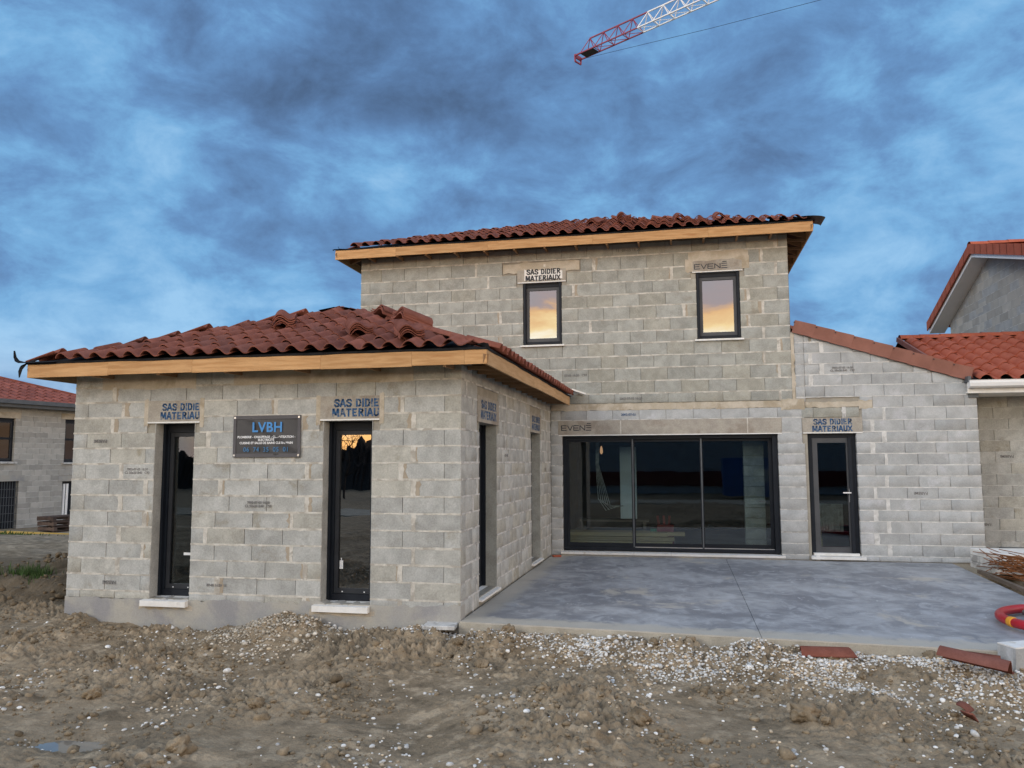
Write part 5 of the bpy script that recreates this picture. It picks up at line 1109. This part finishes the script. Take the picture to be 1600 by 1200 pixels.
# slabs stacked at the wall's foot
for k in range(3):
    place_box('concrete_plank', ('lowest grey concrete slab in the small stack at the far right', 'middle grey concrete slab in the small stack at the far right', 'topmost pale concrete slab in the small stack at the far right')[k], 'slab', (7.62 + .01 * k, 5.45, .06 + k * .105), (.95, .95, .10), .08 + .02 * k, ('mortar_grey', 'mortar_grey', 'paint_white')[k], 'concrete slabs in the stack')
rb = thing('rebar_bundle', 'tangled bundle of rusty steel bars beside the terrace, right edge', 'rebar', (7.5, 4.2, 0)); rr = random.Random(5)
for i in range(85):
    c = Vector((7.55 + rr.gauss(0, .28), 4.0 + rr.gauss(0, .45), .05 + abs(rr.gauss(0, .09)))); a = R(-62) + rr.gauss(0, .16); l = rr.uniform(.5, 1.25); d = Vector((math.cos(a), math.sin(a), rr.gauss(.0, .06))); hgt = max(0.03, .34 - abs(c.x - 7.6) * .5)
    p_ = [c + d * (l * (k - 1.5) / 1.5) for k in range(4)]
    for k, q in enumerate(p_): q.z = max(.012, min(.36, c.z + rr.uniform(0, hgt) * .9 + d.z * (k - 1.5))); q.x = max(7.08, q.x)
    if i % 4 == 0: p_.append(p_[-1] + Vector((rr.gauss(0, .03), rr.gauss(0, .03), .14)))
    MB().tube(p_, .0065, 5).build('bar', 'rust', rb)
# steel channel by the next building
place_box('steel_plank', 'blue-grey metal plank lying behind the rusty bars', 'plank', (8.75, 6.75, .22), (1.7, .28, .06), 0, 'zinc'); place_box('timber_bearer', 'brown timber bearer under the metal plank by the wall', 'bearer', (8.75, 6.95, .095), (1.5, .5, .17), 0, 'wood_old')

# ================================================================== inside, seen through the glass
pnl = place_box('plasterboard_sheet', 'pale plasterboard sheet standing upright inside the left glass panel', 'board', (1.36, D + 1.75, 1.33), (.34, .06, 1.50), 0, 'board_white')
for k in range(9):
    l = random.uniform(2.0, 2.6); place_box('timber_plank', ('lowest left plank of the timber pile inside the glass door', 'lowest middle plank of the timber pile inside the glass door', 'lowest right plank of the timber pile inside the glass door', 'second-layer left plank of the timber pile inside', 'second-layer middle plank of the timber pile inside', 'second-layer right plank of the timber pile inside', 'top left plank of the timber pile inside', 'top middle plank of the timber pile inside', 'top right plank of the timber pile inside')[k], 'plank', (.95 + random.gauss(0, .12), D + 1.0 + (k % 3) * .19, .16 + (k // 3) * .085), (l, .17, .075), random.gauss(0, .02), 'lumber', 'planks piled inside')
tb = thing('work_table', 'trestle work table behind the timber pile inside', 'table', (1.1, D + 2.2, .08)); MB().box(.3, 1.75, D + 1.95, D + 2.5, .50, .54).build('table_top', 'wood_old', tb)
for x in (.36, 1.66):
    for y in (D + 2.0, D + 2.42): MB().bar((x, y, .08), (x, y, .5), .05).build('leg', 'wood_old', tb)
cb = thing('hanging_cables', 'grey cables hanging from the ceiling inside the left glass panel', 'cables', (.72, D + 1.6, 2.5))
for i in range(6): MB().tube([(.72 + .015 * i, D + 1.6, 2.62), (.70 + .012 * i, D + 1.6, 1.7), (.74 + .05 * i, D + 1.6, 1.0 - .03 * i), (.9 + .06 * i, D + 1.62, .75 + .02 * i), (1.0 + .05 * i, D + 1.7, .85)], .008, 5).build('cable', 'mortar_grey', cb)
lp = thing('work_lamp', 'small lit work lamp hanging inside the left glass panel', 'lamp', (.80, D + 1.8, 1.95)); MB().tube([(.80, D + 1.8, 2.62), (.80, D + 1.8, 2.10)], .006, 5).build('cord', 'dark_metal', lp); MB().tube([(.80, D + 1.8, 2.10), (.80, D + 1.8, 2.04), (.80, D + 1.8, 1.97), (.80, D + 1.8, 1.93)], [.012, .028, .032, .012], 10).build('bulb', 'bulb', lp, True)
bg_ = thing('tool_crate', 'red crate and green bag on the floor inside the middle glass panel', 'crate', (2.0, D + 1.2, .08)); MB().box(1.95, 2.28, D + 1.2, D + 1.45, .08, .50).build('crate', 'red_plastic', bg_); MB().box(1.82, 1.94, D + 1.22, D + 1.4, .08, .42).build('bag', 'green_plastic', bg_)
for i in range(3): MB().bar((1.99 + .1 * i, D + 1.3, .5), (1.96 + .12 * i, D + 1.32, .68), .035).build('tool_handle', 'red_plastic', bg_)
rd = thing('radiator', 'pale panel radiator standing inside the glazed door', 'radiator', (5.25, D + 1.1, .45))
for i in range(8): MB().box(5.02 + .055 * i, 5.07 + .055 * i, D + 1.1, D + 1.16, .42, .95).build('radiator_column', 'mortar', rd)
place_box('red_tool_bag', 'low red bundle on the floor inside the glazed door', 'bundle', (5.25, D + .75, .13), (.5, .18, .10), .1, 'red_plastic', bev=.03)
sb = thing('timber_offcuts', 'yellow timber offcuts leaning inside the glazed door', 'offcuts', (4.9, D + 1.4, .08))
for i in range(4): MB().bar((4.78 + .1 * i, D + 1.3, .08), (4.75 + .1 * i, D + 1.5, 1.15), .05, .03).build('offcut', 'lumber', sb)

# ================================================================== what the glass mirrors, behind the camera
hg = thing('clad_hall', 'long pale corrugated hall with a red base across the road behind the camera', 'building', (14, -42, 0))
mb = MB(); n = 40
for i in range(n): z_ = 1.0 + i * .12; mb.box(-7, 34, -42, -41.9 + .05 * (i % 3), z_, z_ + .112)
mb.build('cladding', 'cladding', hg); MB().box(-7, 34, -41.98, -41.88, -.1, 1.0).build('base_band', 'red_paint', hg); MB().box(-7.1, 34.1, -52, -41.8, 5.75, 5.95).build('roof', 'zinc', hg); MB().box(-6.9, 33.9, -51.9, -42.05, -.7, 5.75).build('body', 'cladding', hg)
ct = thing('site_container', 'blue site container parked in front of the clad hall', 'container', (8, -34, 0)); MB().box(5.2, 11.2, -36.4, -34, -.55, 2.0).build('body', 'blue_paint', ct)
for i in range(24): MB().box(5.3 + .245 * i, 5.42 + .245 * i, -34.0, -33.96, -.4, 1.9).build('rib', 'blue_paint', ct)
MB().box(7.2, 8.4, -33.97, -33.95, .4, 1.3).build('notice_panel', 'cladding', ct)
rdm = MB(); rdm.box(-60, 80, -30, -25, -.9, gz(10, -27) + .10); tag(rdm.build('road', 'slab_edge'), 'pale gravel road behind the camera', kind='structure')
def bare_tree(x, y, h, label, seed):
    r = random.Random(seed); z0 = gz(x, y) - .1; t = thing('bare_tree', label, 'tree', (x, y, z0), 'bare trees behind the camera'); trunk, crown = MB(), MB()
    def grow(p_, d, l, rad, dep):
        q = p_ + d * l; (trunk if dep < 1 else crown).tube([p_, p_.lerp(q, .5) + Vector((r.gauss(0, .04), r.gauss(0, .04), 0)) * l, q], [rad, rad * .85, rad * .68], 5 if dep < 2 else 3)
        if dep == 5: return
        for _ in range(r.choice((2, 3)) if dep else 5):
            grow(q, (d * .75 + Vector((r.gauss(0, .5), r.gauss(0, .5), r.gauss(.15, .25)))).normalized(), l * r.uniform(.6, .85), rad * .62, dep + 1)
    grow(Vector((x, y, z0)), Vector((0, 0, 1)), h * .28, h * .018, 0); trunk.build('trunk', 'bark', t); crown.build('crown', 'bark', t)
for i, (x, y, h) in enumerate(((-13, -42, 6.5), (-17, -46, 8), (-21, -44, 6), (-26, -50, 8), (-10, -50, 5.5))): bare_tree(x, y, h, ('bare tree behind the camera nearest the clad hall', 'tallest bare tree behind the camera', 'short bare tree right of the tallest as mirrored', 'outermost bare tree behind the camera', 'lowest bare tree behind the camera')[i], 20 + i)
hd_ = MB(); V = []; n = 500; rr = random.Random(4)
for i in range(n + 1): x = -120 + 113 * i / n; V += [(x, -60, -1), (x, -62 + rr.gauss(0, .5), 3.15 + .5 * math.sin(i * .11) + .4 * math.sin(i * .37) + rr.gauss(0, .25)), (x, -66, -1)]
hd_.add(V, [(3 * i + k, 3 * i + 3 + k, 3 * i + 4 + k, 3 * i + 1 + k) for i in range(n) for k in (0, 1)]); tag(hd_.build('hedge_bank', 'bark'), 'dark hedge bank on the horizon behind the camera', kind='structure')

# ================================================================== stones, clods, grass
def ico(sub):
    bm = bmesh.new(); bmesh.ops.create_icosphere(bm, subdivisions=sub, radius=1); me = bpy.data.meshes.new('stone'); bm.to_mesh(me); bm.free(); a = mesh_arrays(me); return (a[0].copy(), a[1].copy(), a[2].copy())
IC1, IC2, IC5 = ico(1), ico(2), ico(4)
def scatter(name, label, spots, sizes, mat, flat, base, amp, sink, smooth, seed, kind='stuff'):
    """many little stones joined into one mass; spots (n,2)"""
    r = np.random.default_rng(seed); V, Lt, Li, k = [], [], [], 0; zs = ground_z(spots[:, 0], spots[:, 1]); bv, bl, bi = base
    lumps = [bv * (1 + amp * (r.random((len(bv), 1)) - .5) * 2) for _ in range(14)]
    for i in range(len(spots)):
        s = sizes[i]; v = lumps[i % 14] * np.array([s * r.uniform(.75, 1.3), s * r.uniform(.7, 1.1), s * flat * r.uniform(.8, 1.2)])
        a, b = r.uniform(0, 6.28), r.normal(0, .35); ca, sa, cb_, sb_ = math.cos(a), math.sin(a), math.cos(b), math.sin(b)
        v = v @ np.array([[1, 0, 0], [0, cb_, sb_], [0, -sb_, cb_]]) @ np.array([[ca, sa, 0], [-sa, ca, 0], [0, 0, 1]])
        V.append(v + np.array([spots[i, 0], spots[i, 1], zs[i] + s * flat * (1 - sink)])); Lt.append(bl); Li.append(bi + k); k += len(bv)
    return tag(obj(name, raw_mesh(name, np.concatenate(V), np.concatenate(Lt), np.concatenate(Li), mat, smooth)), label, kind=kind)
r = np.random.default_rng(3)
def field(n, dens):
    out = []
    while len(out) < n:
        x = r.uniform(-6.3, 6.3, 4000); y = r.uniform(-4.4, .0, 4000); k = r.random(4000) < dens(x, y); out += list(zip(x[k], y[k]))
    return np.array(out[:n])
edge = lambda x: np.where(x > 0, fy(x) - .03, -.03)
def d_gravel(x, y):
    e = edge(x) - y; ok = e > 0.02
    w = np.interp(x, [-1.8, -1.2, -.3, .9, 1.8, 2.4, 3.0, 3.8, 4.6, 5.2, 6], [0, .22, .3, .42, .55, .75, .75, .85, .8, .9, .5])
    a = np.exp(-(e / np.maximum(w, .05)) ** 3.0) * (w > .02)
    return np.where(ok, np.clip(a * (.55 + 1.2 * fbm(x, y, 1.7, 2, 1)), 0, 1), 0)
def d_pile(x, y): return np.clip(np.exp(-((x + 2.15) / .55) ** 2 - ((y + .42) / .42) ** 2) * .9, 0, 1) * (y < -.03)
def d_loose(x, y): return np.clip(.06 + 1.6 * fbm(x, y, 1.3, 3, 3), .012, 1) * (y < edge(x) - .05) * np.where(x < -3.6, .3, 1)
sp = field(8200, d_gravel); scatter('gravel', 'pale gravel spread along the terrace edge', sp, r.lognormal(math.log(.0118), .32, len(sp)), 'pebble', .62, IC1, .12, .35, True, 1)
sp = field(1500, d_pile); scatter('gravel_pile', 'heap of gravelly soil against the wing wall', sp, r.lognormal(math.log(.0115), .4, len(sp)), 'pebble_tan', .7, IC1, .14, .3, True, 2)
sp = field(1900, d_loose); scatter('pebbles', 'white pebbles scattered over the mud', sp, r.lognormal(math.log(.0118), .36, len(sp)), 'pebble', .58, IC2, .12, .52, True, 3)
def d_clod(x, y): return np.clip(.12 + 1.5 * fbm(x, y, 1.0, 3, 0), .01, 1) * (y < edge(x) - .12)
sp = field(6000, d_clod); scatter('mud_crumbs', 'crumbs of churned soil over the mud', sp, r.lognormal(math.log(.011), .5, len(sp)), 'clod', .7, IC1, .42, .6, False, 4)
sp = field(260, lambda x, y: d_clod(x, y)); scatter('mud_lumps', 'lumps of churned soil between the stones', sp, r.lognormal(math.log(.03), .3, len(sp)), 'clod', .65, IC2, .34, .7, False, 5)
# soil lumps on the bank at the left
xs = r.uniform(-8.2, -5.35, 700); ys = r.uniform(.0, 3.2, 700); scatter('bank_lumps', 'dark lumps of earth on the bank left of the wing', np.stack([xs, ys], 1), r.lognormal(math.log(.02), .45, 700), 'earth_dark_shaded', .7, IC1, .42, .7, False, 6)
# single larger clods one can point to
def clod(px_, py_, s, label, seed, mat='clod', flat=.7):
    P = on_z(px_, py_, -.2)
    for _ in range(4): P = on_z(px_, py_, gz(P.x, P.y) + s * .3)
    rr_ = np.random.default_rng(seed); s = s * .62; v = IC5; vv = v[0] / np.linalg.norm(v[0], axis=1, keepdims=True); k = .8 + .5 * fbm(vv[:, 0] * 1.3 + seed, vv[:, 1] * 1.3 + vv[:, 2], 1.1, 3, seed % 6) + .28 * np.abs(fbm(vv[:, 0] + 3 * seed + .5 * vv[:, 1], vv[:, 2] + vv[:, 1] * .7, 2.6, 2, seed % 5)) + .12 * np.abs(fbm(vv[:, 0] - vv[:, 2] + seed, vv[:, 1] - .4 * vv[:, 2], 6.5, 3, seed % 4))
    me = raw_mesh('mud_clod', vv * k[:, None] * np.array([s, s * rr_.uniform(.8, 1), s * flat]), v[1], v[2], mat, True)
    o = obj('mud_clod', me); o.location = (P.x, P.y, gz(P.x, P.y) + s * .22); o.rotation_euler.z = rr_.uniform(0, 6); tag(o, label, 'clod', 'larger clods in the mud')
for i, a in enumerate(((1258, 1112, .21, 'largest dark rounded clod, low right of centre in the mud'), (1290, 1128, .08, 'small dark clod touching the right of the largest one'), (795, 1006, .14, 'brown clod in the gravel in front of the terrace, left half'), (752, 1022, .12, 'brown clod in the gravel left of the biggest gravel clod'), (716, 1020, .10, 'reddish clod in the gravel below the concrete paver'), (890, 996, .085, 'small brown clod on the gravel near the slab edge'), (645, 1000, .08, 'small red-brown clod by the wing wall gravel'), (1078, 1018, .12, 'brown clod below the joint of the terrace slab'), (1300, 1045, .10, 'tan clod in the pebbles under the half buried tile'), (145, 1075, .13, 'pale clod on the mud at the lower left'), (310, 1080, .13, 'brown clod left of the gravel heap foot'), (400, 1092, .14, 'dark clod pair, right one, below the gravel heap'), (375, 1093, .11, 'dark clod pair, left one, below the gravel heap'), (280, 1155, .18, 'broad flat clod low at the left bottom'), (1000, 1118, .16, 'broken clod low at the centre bottom'), (1455, 1040, .12, 'tan clod left of the long broken tile'))): clod(*a, i + 1)
# grass tufts at the left
gm = MB(); rr = random.Random(9)
GT = on_z(48, 905, .12)
for cx_, cy_, n, rad in ((GT.x, GT.y, 500, .16), ):
    for i in range(n):
        x, y = cx_ + rr.gauss(0, rad), cy_ + rr.gauss(0, rad * .6); z_ = gz(x, y); h_ = rr.uniform(.06, .16); a = rr.uniform(0, 6.28); l = Vector((math.cos(a), math.sin(a), 0)) * .05; w_ = Vector((-math.sin(a), math.cos(a), 0)) * .008
        gm.add([Vector((x, y, z_ - .02)) - w_, Vector((x, y, z_ - .02)) + w_, Vector((x, y, z_ + h_)) + l], [(0, 1, 2)])
for i in range(1300):
    P = at_dist(rr.uniform(-20, 112), 838, rr.uniform(25, 30)); z_ = gz(P.x, P.y); h_ = rr.uniform(.03, .09); a = rr.uniform(0, 6.28); w_ = Vector((-math.sin(a), math.cos(a), 0)) * .02
    gm.add([Vector((P.x, P.y, z_ - .02)) - w_, Vector((P.x, P.y, z_ - .02)) + w_, Vector((P.x + .03, P.y, z_ + h_))], [(0, 1, 2)])
tag(gm.build('grass', 'grass_blade'), 'thin green grass on the far ground and bank', kind='stuff')

flush()
